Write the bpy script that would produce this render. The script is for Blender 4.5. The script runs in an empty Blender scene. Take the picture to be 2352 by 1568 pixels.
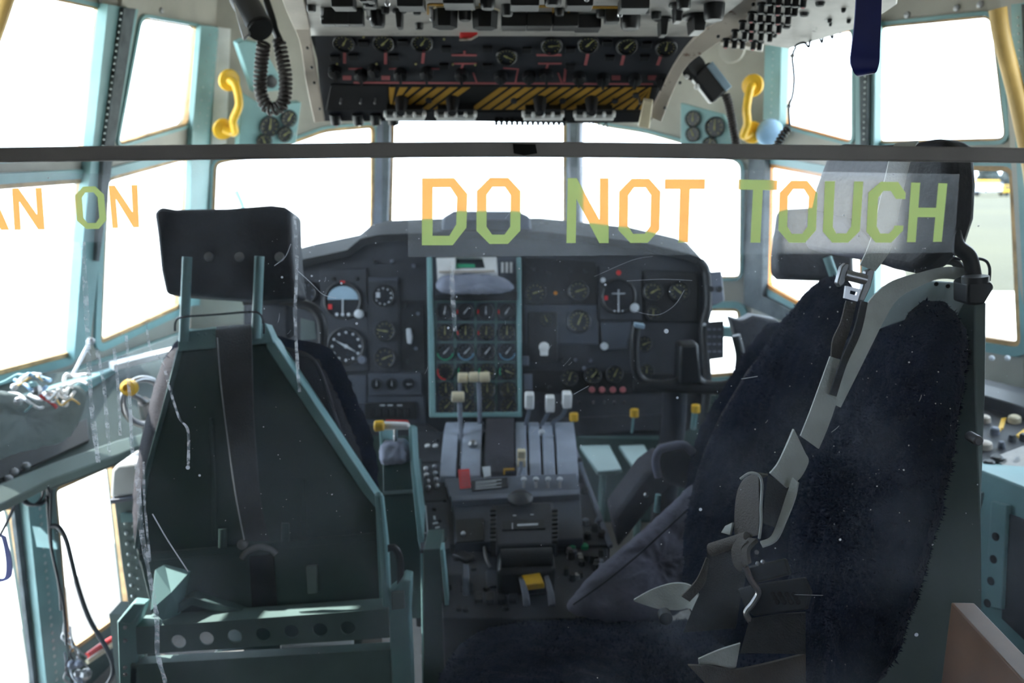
import bpy, bmesh, math, random
from mathutils import Vector, Matrix, noise
from mathutils.geometry import tessellate_polygon
random.seed(7)
SC = bpy.context.scene
COL = SC.collection
R = math.radians
# ------------------------------------------------------------------ camera, sky, sun, exposure
FPX = 1900.0; TH = R(11.4); CAM = Vector((0, 0, 1.45))
cd = bpy.data.cameras.new('camera'); cam = bpy.data.objects.new('camera', cd); COL.objects.link(cam)
cam.location = CAM; cam.rotation_euler = (math.pi/2 - TH, 0, 0)
cd.sensor_width = 36; cd.lens = 36*FPX/2352; cd.clip_start = 0.02; cd.clip_end = 2000
cd.dof.use_dof = True; cd.dof.focus_distance = 0.95; cd.dof.aperture_fstop = 5.6
SC.camera = cam
w = bpy.data.worlds.new('world'); SC.world = w; w.use_nodes = True
bg = w.node_tree.nodes['Background']; bg.inputs[0].default_value = (0.74, 0.87, 1.0, 1); bg.inputs[1].default_value = 5.2
sd = bpy.data.lights.new('sun', 'SUN'); sun = bpy.data.objects.new('sun', sd); COL.objects.link(sun)
sd.energy = 9; sd.angle = R(0.6); sd.color = (1, 0.93, 0.82)
sun.rotation_euler = (Vector((0.64, -0.24, -0.73))).to_track_quat('-Z', 'Y').to_euler()
SC.view_settings.view_transform = 'Standard'; SC.view_settings.look = 'None'
SC.view_settings.gamma = 1; SC.view_settings.exposure = 0.7; SC.view_settings.use_curve_mapping = False

# ------------------------------------------------------------------ helpers
FW = Vector((0, math.cos(TH), -math.sin(TH))); UP = Vector((0, math.sin(TH), math.cos(TH)))
def ray(px, py): return FW + Vector(((px-1176)/FPX, 0, 0)) + UP*((784-py)/FPX)
def P(px, py, Y):
    d = ray(px, py); return CAM + d*(Y/d.y)
def PZ(px, py, z):
    d = ray(px, py); return CAM + d*((z-CAM.z)/d.z)
class Frame:
    def __init__(s, O, U, V):
        s.O = Vector(O); s.U = Vector(U).normalized(); V = Vector(V); s.V = (V - s.U*V.dot(s.U)).normalized(); s.N = s.U.cross(s.V)
    def px(s, px, py, n=0):
        d = ray(px, py); o = s.O + s.N*n
        q = CAM + d*((o-CAM).dot(s.N)/d.dot(s.N)) - s.O
        return (q.dot(s.U), q.dot(s.V))
    def w(s, u, v, n=0): return s.O + s.U*u + s.V*v + s.N*n
    def uv(s, p):
        q = Vector(p)-s.O; return (q.dot(s.U), q.dot(s.V))
    def pp(s, px, py, n=0):
        u, v = s.px(px, py, n); return s.w(u, v, n)
def FP(a, b, c):
    a, b, c = P(*a), P(*b), P(*c); return Frame(a, b-a, c-a)
XZ = lambda Y: Frame((0, Y, 0), (1, 0, 0), (0, 0, 1))
XY = lambda z: Frame((0, 0, z), (1, 0, 0), (0, 1, 0))
def spline(pts, n, closed=False):
    out = []; N = len(pts); pts = [Vector(p) for p in pts]
    segs = N if closed else N-1
    for i in range(segs):
        g = (lambda k: pts[k % N]) if closed else (lambda k: pts[max(0, min(N-1, k))])
        a, b, c, d = g(i-1), g(i), g(i+1), g(i+2)
        for j in range(n):
            t = j/n
            out.append(0.5*((2*b) + (c-a)*t + (2*a-5*b+4*c-d)*t*t + (3*b-a-3*c+d)*t**3))
    if not closed: out.append(pts[-1])
    return out
class MB:
    def __init__(s): s.v = []; s.f = []; s.mi = []; s.m = 0
    def add(s, vs, fs):
        b = len(s.v); s.v += [tuple(v) for v in vs]
        for f in fs: s.f.append([b+i for i in f]); s.mi.append(s.m)
        return s
    def prism(s, fr, pts, n0, n1, taper=None):
        k = len(pts)
        a = [fr.w(u, v, n0) for u, v in pts]
        if n0 == n1: return s.add(a, [list(range(k))])
        if taper:
            cu = sum(p[0] for p in pts)/k; cv = sum(p[1] for p in pts)/k
            b = [fr.w(cu+(u-cu)*taper, cv+(v-cv)*taper, n1) for u, v in pts]
        else: b = [fr.w(u, v, n1) for u, v in pts]
        return s.add(a+b, [list(range(k))[::-1], list(range(k, 2*k))] + [[i, (i+1) % k, k+(i+1) % k, k+i] for i in range(k)])
    def pxp(s, fr, pts, n0, n1, taper=None):
        m = n1 if n1 > n0 else n0
        return s.prism(fr, [fr.px(x, y, m) for x, y in pts], n0, n1, taper)
    def box(s, fr, u0, u1, v0, v1, n0, n1, taper=None): return s.prism(fr, [(u0, v0), (u1, v0), (u1, v1), (u0, v1)], n0, n1, taper)
    def wbox(s, x0, x1, y0, y1, z0, z1): return s.box(XY(0), x0, x1, y0, y1, z0, z1)
    def poly_holes(s, fr, outer, holes, n0, n1):
        loops = [outer]+holes; flat = [p for l in loops for p in l]; k = len(flat)
        tris = tessellate_polygon([[Vector((p[0], p[1], 0)) for p in l] for l in loops])
        if n0 == n1: return s.add([fr.w(u, v, n0) for u, v in flat], [list(t) for t in tris])
        vs = [fr.w(u, v, n0) for u, v in flat]+[fr.w(u, v, n1) for u, v in flat]
        fs = [list(t) for t in tris]+[[i+k for i in t][::-1] for t in tris]
        o = 0
        for l in loops:
            m = len(l); fs += [[o+i, o+(i+1) % m, k+o+(i+1) % m, k+o+i] for i in range(m)]; o += m
        return s.add(vs, fs)
    def tube(s, pts, r, seg=10, closed=False, r1=None):
        pts = [Vector(p) for p in pts]; n = len(pts); vs = []; fs = []; prev = None
        for i, p in enumerate(pts):
            a = pts[(i-1) % n] if closed or i > 0 else p; b = pts[(i+1) % n] if closed or i < n-1 else p
            t = (b-a).normalized() if (b-a).length > 1e-9 else Vector((0, 0, 1))
            if prev is None: prev = t.orthogonal().normalized()
            e = prev - t*prev.dot(t); e = e.normalized() if e.length > 1e-6 else t.orthogonal().normalized(); prev = e; g = t.cross(e)
            rr = r if r1 is None else r + (r1-r)*i/(n-1)
            for k in range(seg):
                c = 2*math.pi*k/seg; vs.append(p + e*(rr*math.cos(c)) + g*(rr*math.sin(c)))
        for i in range(n if closed else n-1):
            j = (i+1) % n
            for k in range(seg): fs.append([i*seg+k, i*seg+(k+1) % seg, j*seg+(k+1) % seg, j*seg+k])
        if not closed: fs += [list(range(seg))[::-1], [(n-1)*seg+k for k in range(seg)]]
        return s.add(vs, fs)
    def cyl(s, a, b, r, r1=None, seg=16): return s.tube([a, b], r, seg, r1=r1)
    def lathe(s, fr, u, v, prof, seg=24, cap=True):      # prof: (radius, n)
        vs = []; fs = []
        for r, n in prof:
            for k in range(seg):
                c = 2*math.pi*k/seg; vs.append(fr.w(u+r*math.cos(c), v+r*math.sin(c), n))
        for i in range(len(prof)-1):
            for k in range(seg): fs.append([i*seg+k, i*seg+(k+1) % seg, (i+1)*seg+(k+1) % seg, (i+1)*seg+k])
        if cap: fs += [list(range(seg))[::-1], [(len(prof)-1)*seg+k for k in range(seg)]]
        return s.add(vs, fs)
    def ball(s, c, r, seg=14, sc=(1, 1, 1)):
        c = Vector(c); vs = []; fs = []; h = seg//2
        for i in range(h+1):
            a = math.pi*i/h
            for k in range(seg):
                b = 2*math.pi*k/seg; vs.append(c+Vector((r*sc[0]*math.sin(a)*math.cos(b), r*sc[1]*math.sin(a)*math.sin(b), r*sc[2]*math.cos(a))))
        for i in range(h):
            for k in range(seg): fs.append([i*seg+k, i*seg+(k+1) % seg, (i+1)*seg+(k+1) % seg, (i+1)*seg+k])
        return s.add(vs, fs)
    def ribbon(s, st, th, sm=4):                          # stations: left px,py, right px,py, Y (, Yright)
        L = spline([P(a[0], a[1], a[4]) for a in st], sm); Rr = spline([P(a[2], a[3], a[5] if len(a) > 5 else a[4]) for a in st], sm)
        return s.strip3(L, Rr, th)
    def strip3(s, L, Rr, th):
        n = len(L); vs = []; fs = []
        for i in range(n):
            t = L[min(i+1, n-1)]+Rr[min(i+1, n-1)]-L[max(i-1, 0)]-Rr[max(i-1, 0)]
            N = t.cross(Rr[i]-L[i]); N = N.normalized() if N.length > 1e-9 else Vector((0, -1, 0))
            vs += [L[i]-N*th/2, Rr[i]-N*th/2, Rr[i]+N*th/2, L[i]+N*th/2]
        for i in range(n-1):
            for k in range(4): fs.append([4*i+k, 4*i+(k+1) % 4, 4*i+4+(k+1) % 4, 4*i+4+k])
        fs += [[0, 1, 2, 3], [4*n-1, 4*n-2, 4*n-3, 4*n-4]]
        return s.add(vs, fs)
    def build(s, name, mats, parent=None, bevel=0, smooth=True, ang=35, seg=2):
        me = bpy.data.meshes.new(name); me.from_pydata(s.v, [], s.f)
        if not isinstance(mats, (list, tuple)): mats = [mats]
        for m in mats: me.materials.append(m)
        if len(mats) > 1: me.polygons.foreach_set('material_index', s.mi)
        bm = bmesh.new(); bm.from_mesh(me); bmesh.ops.recalc_face_normals(bm, faces=bm.faces); bm.to_mesh(me); bm.free()
        if smooth:
            me.polygons.foreach_set('use_smooth', [True]*len(me.polygons)); me.set_sharp_from_angle(angle=R(ang))
        o = bpy.data.objects.new(name, me); COL.objects.link(o)
        if parent is not None:
            o.parent = parent; o.matrix_parent_inverse = parent.matrix_world.inverted() if parent.type != 'EMPTY' else Matrix.Translation(-parent.location)
        if bevel:
            b = o.modifiers.new('bevel', 'BEVEL'); b.width = bevel; b.segments = seg; b.limit_method = 'ANGLE'; b.angle_limit = R(40); b.harden_normals = False
        return o
def thing(name, label, cat, loc=(0, 0, 0), group=None):
    o = bpy.data.objects.new(name, None); COL.objects.link(o); o.location = loc; o.empty_display_size = 0.05
    o['label'] = label; o['category'] = cat
    if group: o['group'] = group
    return o
def tag(o, label=None, cat=None, group=None, kind=None):
    if label: o['label'] = label
    if cat: o['category'] = cat
    if group: o['group'] = group
    if kind: o['kind'] = kind
    return o
def struct(mb, name, m, **k): return tag(mb.build(name, m, **k), kind='structure')

# ------------------------------------------------------------------ materials
def mat(name, col, rough=0.5, metal=0.0, var=0.12, scale=12, bump=0.0, bscale=60, spec=0.5, sheen=0, wear=None, wamt=0.5):
    m = bpy.data.materials.new(name); m.use_nodes = True; nt = m.node_tree; b = nt.nodes['Principled BSDF']
    b.inputs['Roughness'].default_value = rough; b.inputs['Metallic'].default_value = metal
    b.inputs['Specular IOR Level'].default_value = spec
    if sheen: b.inputs['Sheen Weight'].default_value = sheen; b.inputs['Sheen Roughness'].default_value = 0.6
    tc = nt.nodes.new('ShaderNodeTexCoord'); n = nt.nodes.new('ShaderNodeTexNoise'); n.inputs['Scale'].default_value = scale; n.inputs['Detail'].default_value = 5
    nt.links.new(tc.outputs['Object'], n.inputs['Vector'])
    cr = nt.nodes.new('ShaderNodeValToRGB'); nt.links.new(n.outputs['Fac'], cr.inputs[0])
    c0 = [c*(1-var) for c in col]; c1 = [min(1, c*(1+var)) for c in col]
    cr.color_ramp.elements[0].color = (*c0, 1); cr.color_ramp.elements[0].position = 0.35
    cr.color_ramp.elements[1].color = (*c1, 1); cr.color_ramp.elements[1].position = 0.65
    out = cr.outputs[0]
    if wear:
        n2 = nt.nodes.new('ShaderNodeTexNoise'); n2.inputs['Scale'].default_value = scale*1.7; n2.inputs['Detail'].default_value = 8; n2.inputs['Roughness'].default_value = 0.7
        nt.links.new(tc.outputs['Object'], n2.inputs['Vector'])
        r2 = nt.nodes.new('ShaderNodeValToRGB'); r2.color_ramp.elements[0].position = 0.66-wamt*0.2; r2.color_ramp.elements[1].position = 0.70-wamt*0.1
        nt.links.new(n2.outputs['Fac'], r2.inputs[0])
        mx = nt.nodes.new('ShaderNodeMix'); mx.data_type = 'RGBA'; nt.links.new(r2.outputs[0], mx.inputs[0]); nt.links.new(out, mx.inputs[6]); mx.inputs[7].default_value = (*wear, 1); out = mx.outputs[2]
    nt.links.new(out, b.inputs['Base Color'])
    if bump:
        nb = nt.nodes.new('ShaderNodeTexNoise'); nb.inputs['Scale'].default_value = bscale; nb.inputs['Detail'].default_value = 4
        nt.links.new(tc.outputs['Object'], nb.inputs['Vector']); bp = nt.nodes.new('ShaderNodeBump'); bp.inputs['Strength'].default_value = bump; bp.inputs['Distance'].default_value = 0.01
        nt.links.new(nb.outputs['Fac'], bp.inputs['Height']); nt.links.new(bp.outputs[0], b.inputs['Normal'])
    return m
def clear(name, parts):      # parts: list of (type, color, weight) mixed over a transparent base
    m = bpy.data.materials.new(name); m.use_nodes = True; nt = m.node_tree
    for n in list(nt.nodes):
        if n.type != 'OUTPUT_MATERIAL': nt.nodes.remove(n)
    out = [n for n in nt.nodes if n.type == 'OUTPUT_MATERIAL'][0]
    cur = None
    for t, c, wgt in parts:
        s = nt.nodes.new({'T': 'ShaderNodeBsdfTransparent', 'L': 'ShaderNodeBsdfTranslucent', 'D': 'ShaderNodeBsdfDiffuse', 'G': 'ShaderNodeBsdfGlossy'}[t])
        s.inputs['Color'].default_value = (*c, 1)
        if t == 'G': s.inputs['Roughness'].default_value = 0.06
        if cur is None: cur = s.outputs[0]
        else:
            mx = nt.nodes.new('ShaderNodeMixShader')
            if callable(wgt): nt.links.new(wgt(nt), mx.inputs[0])
            else: mx.inputs[0].default_value = wgt
            nt.links.new(cur, mx.inputs[1]); nt.links.new(s.outputs[0], mx.inputs[2]); cur = mx.outputs[0]
    nt.links.new(cur, out.inputs[0]); return m
def dirt(lo, hi, scale, a, b, detail=8):
    def f(nt):
        tc = nt.nodes.new('ShaderNodeTexCoord'); n = nt.nodes.new('ShaderNodeTexNoise'); n.inputs['Scale'].default_value = scale; n.inputs['Detail'].default_value = detail; n.inputs['Roughness'].default_value = 0.65
        nt.links.new(tc.outputs['Object'], n.inputs['Vector'])
        mr = nt.nodes.new('ShaderNodeMapRange'); mr.inputs[1].default_value = lo; mr.inputs[2].default_value = hi; mr.inputs[3].default_value = a; mr.inputs[4].default_value = b
        nt.links.new(n.outputs['Fac'], mr.inputs[0]); return mr.outputs[0]
    return f
M = {}
M['beige'] = mat('beige_paint', (0.37, 0.35, 0.305), 0.6, scale=6, bump=0.05)
M['cream'] = mat('worn_cream_paint', (0.50, 0.44, 0.38), 0.55, scale=9, wear=(0.16, 0.09, 0.06), wamt=0.35)
M['teal'] = mat('teal_paint', (0.20, 0.36, 0.37), 0.45, scale=8, wear=(0.30, 0.42, 0.42), wamt=0.1)
M['teal_m'] = mat('mid_teal_paint', (0.14, 0.215, 0.21), 0.45, scale=8)
M['plate'] = mat('pale_teal_plate', (0.40, 0.48, 0.49), 0.5, scale=20, wear=(0.55, 0.6, 0.6), wamt=0.2)
M['slope'] = mat('deep_green_panel', (0.05, 0.075, 0.075), 0.55, scale=8)
M['teal_d'] = mat('dark_teal_paint', (0.085, 0.15, 0.15), 0.5, scale=8)
M['green_d'] = mat('dark_green_enamel', (0.030, 0.062, 0.056), 0.5, scale=5, var=0.2)
M['olive'] = mat('grey_green_enamel', (0.13, 0.18, 0.175), 0.55, scale=5)
M['black'] = mat('black_plastic', (0.012, 0.013, 0.016), 0.45)
M['black_m'] = mat('matt_black', (0.010, 0.011, 0.013), 0.85, bump=0.1)
M['charcoal'] = mat('charcoal_panel', (0.030, 0.033, 0.042), 0.55)
M['panel'] = mat('blue_grey_panel', (0.055, 0.064, 0.085), 0.55)
M['slate'] = mat('slate_panel', (0.14, 0.155, 0.20), 0.5)
M['quad'] = mat('quadrant_grey', (0.33, 0.37, 0.46), 0.4, scale=15)
M['lgrey'] = mat('light_grey_panel', (0.42, 0.40, 0.38), 0.5, scale=20, wear=(0.12, 0.10, 0.09), wamt=0.2)
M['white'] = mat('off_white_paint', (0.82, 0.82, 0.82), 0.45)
M['ivory'] = mat('ivory_knob', (0.62, 0.54, 0.38), 0.4)
M['tan'] = mat('tan_sealant', (0.50, 0.31, 0.14), 0.6, scale=20, var=0.3)
M['orange'] = mat('orange_seal', (0.75, 0.28, 0.03), 0.5)
M['rubber'] = mat('dark_seal', (0.06, 0.075, 0.085), 0.7, scale=25, var=0.3)
M['yellow'] = mat('yellow_paint', (0.80, 0.47, 0.03), 0.4, scale=30, wear=(0.75, 0.65, 0.45), wamt=0.0)
M['yellow_tube'] = mat('ochre_tube', (0.68, 0.44, 0.14), 0.5)
M['red'] = mat('red_paint', (0.6, 0.03, 0.03), 0.5)
M['pink'] = mat('pink_line', (0.42, 0.12, 0.13), 0.6)
M['hazard'] = mat('hazard_yellow', (0.42, 0.23, 0.03), 0.6)
M['dimyel'] = mat('dim_yellow_mark', (0.30, 0.29, 0.12), 0.6)
M['mark'] = mat('white_mark', (0.55, 0.58, 0.62), 0.6)
M['greenmark'] = mat('green_band', (0.03, 0.35, 0.18), 0.5)
M['bluemark'] = mat('blue_band', (0.12, 0.28, 0.42), 0.5)
M['dial'] = mat('dial_face', (0.014, 0.016, 0.022), 0.35)
M['dialblue'] = mat('pale_blue_dial', (0.30, 0.42, 0.52), 0.4)
M['metal'] = mat('bare_metal', (0.55, 0.55, 0.57), 0.32, 0.9)
M['dmetal'] = mat('dull_metal', (0.30, 0.30, 0.31), 0.42, 0.8)
M['rivet'] = mat('rivet_metal', (0.5, 0.56, 0.56), 0.4, 0.5)
M['fleece'] = mat('navy_fleece', (0.0085, 0.0125, 0.028), 0.95, scale=30, var=0.25, bump=0.5, bscale=260, spec=0.05, sheen=0.06)
M['fabric'] = mat('dark_brown_fabric', (0.046, 0.044, 0.056), 0.9, scale=20, bump=0.3, bscale=300)
M['slatecloth'] = mat('slate_cloth', (0.145, 0.145, 0.20), 0.85, scale=14, bump=0.4, bscale=30)
M['vinyl'] = mat('black_vinyl', (0.018, 0.019, 0.028), 0.6, scale=10, var=0.4, bump=0.3, bscale=40)
M['webbing'] = mat('grey_webbing', (0.74, 0.78, 0.76), 0.85, scale=20, bump=0.15, bscale=300)
M['cloth_l'] = mat('grey_blue_cloth', (0.26, 0.28, 0.36), 0.85, scale=14, bump=0.3, bscale=30)
M['webd'] = mat('dark_webbing', (0.06, 0.062, 0.068), 0.85, scale=20, bump=0.4, bscale=400)
M['webbrown'] = mat('taupe_webbing', (0.15, 0.135, 0.125), 0.85, scale=20, bump=0.4, bscale=400)
M['blue'] = mat('blue_strap', (0.012, 0.022, 0.20), 0.55)
M['bluelight'] = mat('pale_blue_plastic', (0.35, 0.58, 0.85), 0.5)
M['wood'] = mat('brown_wood', (0.22, 0.12, 0.075), 0.55, scale=4, var=0.35)
M['floor'] = mat('worn_floor', (0.16, 0.15, 0.14), 0.8, scale=10, wear=(0.3, 0.3, 0.3), wamt=0.3)
M['canvas'] = mat('grey_green_canvas', (0.13, 0.165, 0.165), 0.85, scale=7, bump=0.3, bscale=30)
M['rail'] = mat('dark_rail', (0.42, 0.40, 0.41), 0.55, spec=0.3)
M['coil'] = mat('brown_black_cord', (0.05, 0.042, 0.04), 0.6)
M['cable'] = mat('dark_cable', (0.02, 0.024, 0.035), 0.5)
M['concrete'] = mat('pale_concrete', (0.75, 0.73, 0.66), 0.9, scale=0.05)
M['grass'] = mat('dry_grass', (0.040, 0.037, 0.013), 0.95, scale=0.05, var=0.15)
M['leaf'] = mat('tree_leaves', (0.012, 0.021, 0.020), 0.9, scale=0.8, var=0.4)
nt = M['fleece'].node_tree; pb = nt.nodes['Principled BSDF']; tl_n = nt.nodes.new('ShaderNodeBsdfTranslucent'); tl_n.inputs[0].default_value = (0.03, 0.07, 0.22, 1)
mxn = nt.nodes.new('ShaderNodeMixShader'); mxn.inputs[0].default_value = 0.10; outn = [n for n in nt.nodes if n.type == 'OUTPUT_MATERIAL'][0]
nt.links.new(pb.outputs[0], mxn.inputs[1]); nt.links.new(tl_n.outputs[0], mxn.inputs[2]); nt.links.new(mxn.outputs[0], outn.inputs[0])
M['glass'] = clear('window_glass', [('T', (0.97, 0.99, 0.99), 0), ('G', (1, 1, 1), 0.003)])
M['acrylic'] = clear('dirty_acrylic', [('T', (0.97, 0.98, 1.0), 0), ('L', (0.8, 0.86, 1.0), dirt(0.45, 0.72, 9, 0.004, 0.028)), ('G', (1, 1, 1), 0.01)])
M['film'] = clear('laminate_film', [('T', (0.93, 0.94, 0.95), 0), ('L', (0.92, 0.95, 1.0), dirt(0.4, 0.7, 22, 0.07, 0.15)), ('G', (1, 1, 1), 0.03)])
M['letter'] = clear('yellow_vinyl_letter', [('T', (0.42, 0.06, 0.0), 0), ('L', (0.80, 1.0, 0.36), 0.64)])
M['streak'] = clear('dried_drip', [('T', (0.9, 0.9, 0.9), 0), ('L', (0.85, 0.85, 0.9), dirt(0.38, 0.62, 130, 0.06, 0.42, 3))])
M['speck'] = clear('dust', [('T', (0.9, 0.9, 0.9), 0), ('L', (0.9, 0.92, 1.0), 0.55), ('D', (0.8, 0.82, 0.88), 0.3)])

# ------------------------------------------------------------------ outside
struct(MB().wbox(-900, 900, -900, 900, -2.62, -2.6), 'ground_apron', M['concrete'])
g = MB()
gp = [(60*0.45, 29), (600, 29), (700, 260), (105, 260)]
g.prism(XY(-2.6), [(14, 29), (300, 29), (420, 198), (88, 198)], 0.0, 0.03)
tag(g.build('grass_field', M['grass']), 'dry green grass field seen through the right side window', 'grass', kind='stuff')
for i in range(30):
    row = i % 2; x = 98+(i//2)*5.7+row*2.8; y = 203.5+row*6.2
    m_ = MB(); rr = 2.75
    for k in range(6):
        m_.ball((x+random.uniform(-0.5, 0.5), y+random.uniform(-0.5, 0.5), -2.6+rr*0.5+k*0.85), rr*random.uniform(0.88, 1.0)*(1-0.06*k), 10, (1, 1, 0.7))
    t_ = thing('tree', 'dark rounded tree in the treeline beyond the grass field', 'tree', (x, y, -2.6), group='trees beyond the grass field')
    m_.build('crown', M['leaf'], t_); MB().cyl((x, y, -2.6), (x, y, 0.6), 0.25).build('trunk', M['wood'], t_)
# parked vehicles by the field edge
def truck(x, y, body, cab, lab):
    t = thing('parked_truck', lab, 'truck', (x, y, -2.57))
    MB().wbox(x-4.6, x+1.2, y-1.2, y+1.2, -1.75, 0.0).build('cargo_box', M['slate'], t, bevel=0.08)
    for z_ in (-1.6, -0.75): MB().wbox(x-4.4, x+1.0, y-1.26, y-1.20, z_, z_+0.45).build('side_stripe', body, t)
    MB().wbox(x-3.6, x+0.6, y-1.0, y+1.0, 0.02, 0.42).build('roof_load', M['yellow'], t, bevel=0.1)
    MB().prism(XZ(y+1.0), [(x+1.3, -1.9), (x+3.2, -1.9), (x+3.2, -1.2), (x+2.6, -0.5), (x+1.3, -0.5)], 0, 2.0).build('cab', cab, t, bevel=0.06)
    MB().prism(XZ(y-1.02), [(x+1.6, -1.2), (x+2.9, -1.2), (x+2.4, -0.65), (x+1.6, -0.65)], 0, 0.03).build('side_window', M['dial'], t)
    for dx in (-3.4, 2.2):
        for dy in (-1.0, 0.8): MB().cyl((x+dx, y+dy, -2.11), (x+dx, y+dy+0.25, -2.11), 0.45).build('wheel', M['black_m'], t)
truck(160*0.572, 160, M['white'], M['yellow'], 'white box truck with yellow cab parked at the edge of the grass field')

# ------------------------------------------------------------------ fuselage shell
def L3(b, t): return (Vector(b), Vector(t))
posts = {
 'A': L3((-1.35, 1.3, 0.93), (-1.20, 1.3, 1.92)),
 'C': L3(P(195, 820, 2.38), P(282, 25, 2.42)),
 'D': L3(P(440, 708, 2.95), P(490, 62, 2.92)),
 'E': L3(P(872, 640, 3.35), P(882, 270, 3.30)),
 'F': L3(P(1318, 640, 3.35), P(1317, 270, 3.30)),
 'G': L3(P(1732, 650, 2.98), P(1775, 100, 2.92)),
 'H': L3(P(2000, 740, 2.45), P(1985, 50, 2.50)),
 'I': L3(P(2350, 800, 2.05), P(2310, 20, 2.08)),
 'J': L3((1.50, 1.3, 0.93), (1.33, 1.3, 1.92))}
def sec(a, b):
    a, b = posts[a], posts[b]; V = ((a[1]-a[0])+(b[1]-b[0]))/2; return Frame(a[0], b[0]-a[0], V)
def ringpoly(poly, d):          # inward offset of polygon (uv), order independent
    A = sum(poly[i][0]*poly[(i+1) % len(poly)][1]-poly[(i+1) % len(poly)][0]*poly[i][1] for i in range(len(poly)))
    sg = 1 if A > 0 else -1; out = []; n = len(poly)
    for i in range(n):
        p0, p1, p2 = Vector(poly[i-1]), Vector(poly[i]), Vector(poly[(i+1) % n])
        a = (p1-p0).normalized(); b = (p2-p1).normalized()
        na = Vector((-a.y, a.x))*sg; nb = Vector((-b.y, b.x))*sg; k = na+nb; den = max(0.35, 1+na.dot(nb))
        out.append(tuple(p1 + k*(d/den)))
    return out
def roundpoly(poly, r, k=4):
    out = []; n = len(poly)
    for i in range(n):
        p0, p1, p2 = Vector(poly[i-1]), Vector(poly[i]), Vector(poly[(i+1) % n])
        d0 = min(r, (p0-p1).length*0.45); d1 = min(r, (p2-p1).length*0.45)
        a = p1+(p0-p1).normalized()*d0; b = p1+(p2-p1).normalized()*d1
        for j in range(k+1):
            t = j/k; out.append(tuple(a*(1-t)**2+p1*2*t*(1-t)+b*t*t))
    return out
wn = [0]
def wall_section(fr, outer_w, wins, name, m, thick=0.03, rr=0.03, seal='tan', frame_m='teal', fw=(0.007, 0.022)):
    outer = [fr.uv(p) for p in outer_w]; holes = []
    for wp in wins:
        h = roundpoly([fr.px(x, y) for x, y in wp], rr); holes.append(h)
    if holes: struct(MB().poly_holes(fr, outer, holes, -thick, 0), name, m, smooth=False)
    else: struct(MB().prism(fr, outer, -thick, 0), name, m, smooth=False)
    for hi, h in enumerate(holes):
        wn[0] += 1; fwd = fw[min(hi, len(fw)-1)]
        b = MB(); b.poly_holes(fr, ringpoly(h, -fwd), [ringpoly(h, 0.003)], -0.01, 0.008)
        b.m = 1; b.poly_holes(fr, ringpoly(h, 0.0035), [ringpoly(h, 0.009 if hi == 0 and len(holes) > 1 else 0.016)], -0.012, 0.004)
        o = struct(b, 'window_%d' % wn[0], [M[frame_m], M[seal]])
        MB().prism(fr, ringpoly(h, 0.006), -0.018, -0.012).build('pane', M['glass'], o)
def up(p, z):       # extend a post line to height z
    a, b = p; t = (z-a.z)/(b.z-a.z); return a+(b-a)*t
def corners(a, b, z0=0.80, z1=2.13): return [up(posts[a], z0), up(posts[b], z0), up(posts[b], z1), up(posts[a], z1)]
wall_section(sec('A', 'C'), corners('A', 'C'), [
    [(-330, -108), (243, 18), (208, 346), (-330, 400)], [(-330, 440), (196, 406), (187, 560), (166, 818), (-330, 950)]], 'wall_left', M['beige'])
wall_section(sec('C', 'D'), corners('C', 'D'), [
    [(322, 36), (460, 60), (432, 288), (266, 336)], [(240, 405), (440, 352), (432, 500), (413, 708), (224, 794)]], 'wall_left_forward', M['beige'])
wall_section(sec('D', 'E'), corners('D', 'E'), [
    [(488, 368), (600, 345), (668, 322), (745, 294), (862, 284), (858, 640), (850, 680), (475, 680)]], 'wall_front_left', M['beige'])
wall_section(sec('E', 'F'), corners('E', 'F'), [[(897, 255), (1303, 255), (1302, 640), (888, 640)]], 'wall_front', M['beige'])
wall_section(sec('F', 'G'), corners('F', 'G', 0.62), [
    [(1332, 270), (1400, 288), (1480, 300), (1560, 322), (1660, 352), (1706, 372), (1704, 640), (1334, 640)],
    [(1480, 705), (1703, 705), (1706, 862), (1480, 880)]], 'wall_front_right', M['beige'])
wall_section(sec('G', 'H'), corners('G', 'H', 0.66), [
    [(1797, 95), (1963, 62), (1962, 332), (1797, 288)], [(1762, 372), (1905, 398), (1985, 412), (1985, 770), (1850, 712), (1758, 660)]], 'wall_right_forward', M['beige'], seal='orange')
wall_section(sec('H', 'I'), corners('H', 'I'), [
    [(2010, 58), (2284, 30), (2318, 325), (2008, 332)], [(2012, 376), (2334, 378), (2352, 802), (2012, 745)]], 'wall_right', M['beige'])
wall_section(sec('I', 'J'), corners('I', 'J'), [[(2365, 20), (2900, -60), (2980, 330), (2372, 330)], [(2378, 380), (2960, 385), (2990, 980), (2378, 805)]], 'wall_right_rear', M['beige'])
# posts and mullions with rivets
tn = [0]
def post(fr, poly, nt, mats, rows=(), strip=None, rr=0.0028):
    tn[0] += 1; b = MB(); b.pxp(fr, poly, 0.002, nt)
    if strip:
        b.m = 1; b.pxp(fr, strip, nt, nt+0.012)
    b.m = 2
    for (a, c, n, off) in rows:
        for i in range(n):
            t = i/(n-1); u, v = fr.px(a[0]+(c[0]-a[0])*t, a[1]+(c[1]-a[1])*t, nt+off)
            b.lathe(fr, u, v, [(rr, nt+off), (rr*0.8, nt+off+0.0015), (rr*0.3, nt+off+0.002)], 8)
    o = struct(b, 'trim_%d' % tn[0], mats, bevel=0); return o
TR = [M['teal'], M['rubber'], M['rivet']]
post(sec('C', 'D'), [(248, 10), (318, 22), (262, 345), (228, 600), (205, 805), (170, 825), (190, 560), (212, 345)], 0.03, TR,
     [((278, 30), (236, 335), 22, 0.012)], [(285, 18), (312, 20), (262, 345), (228, 600), (222, 600), (240, 345)])
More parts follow.
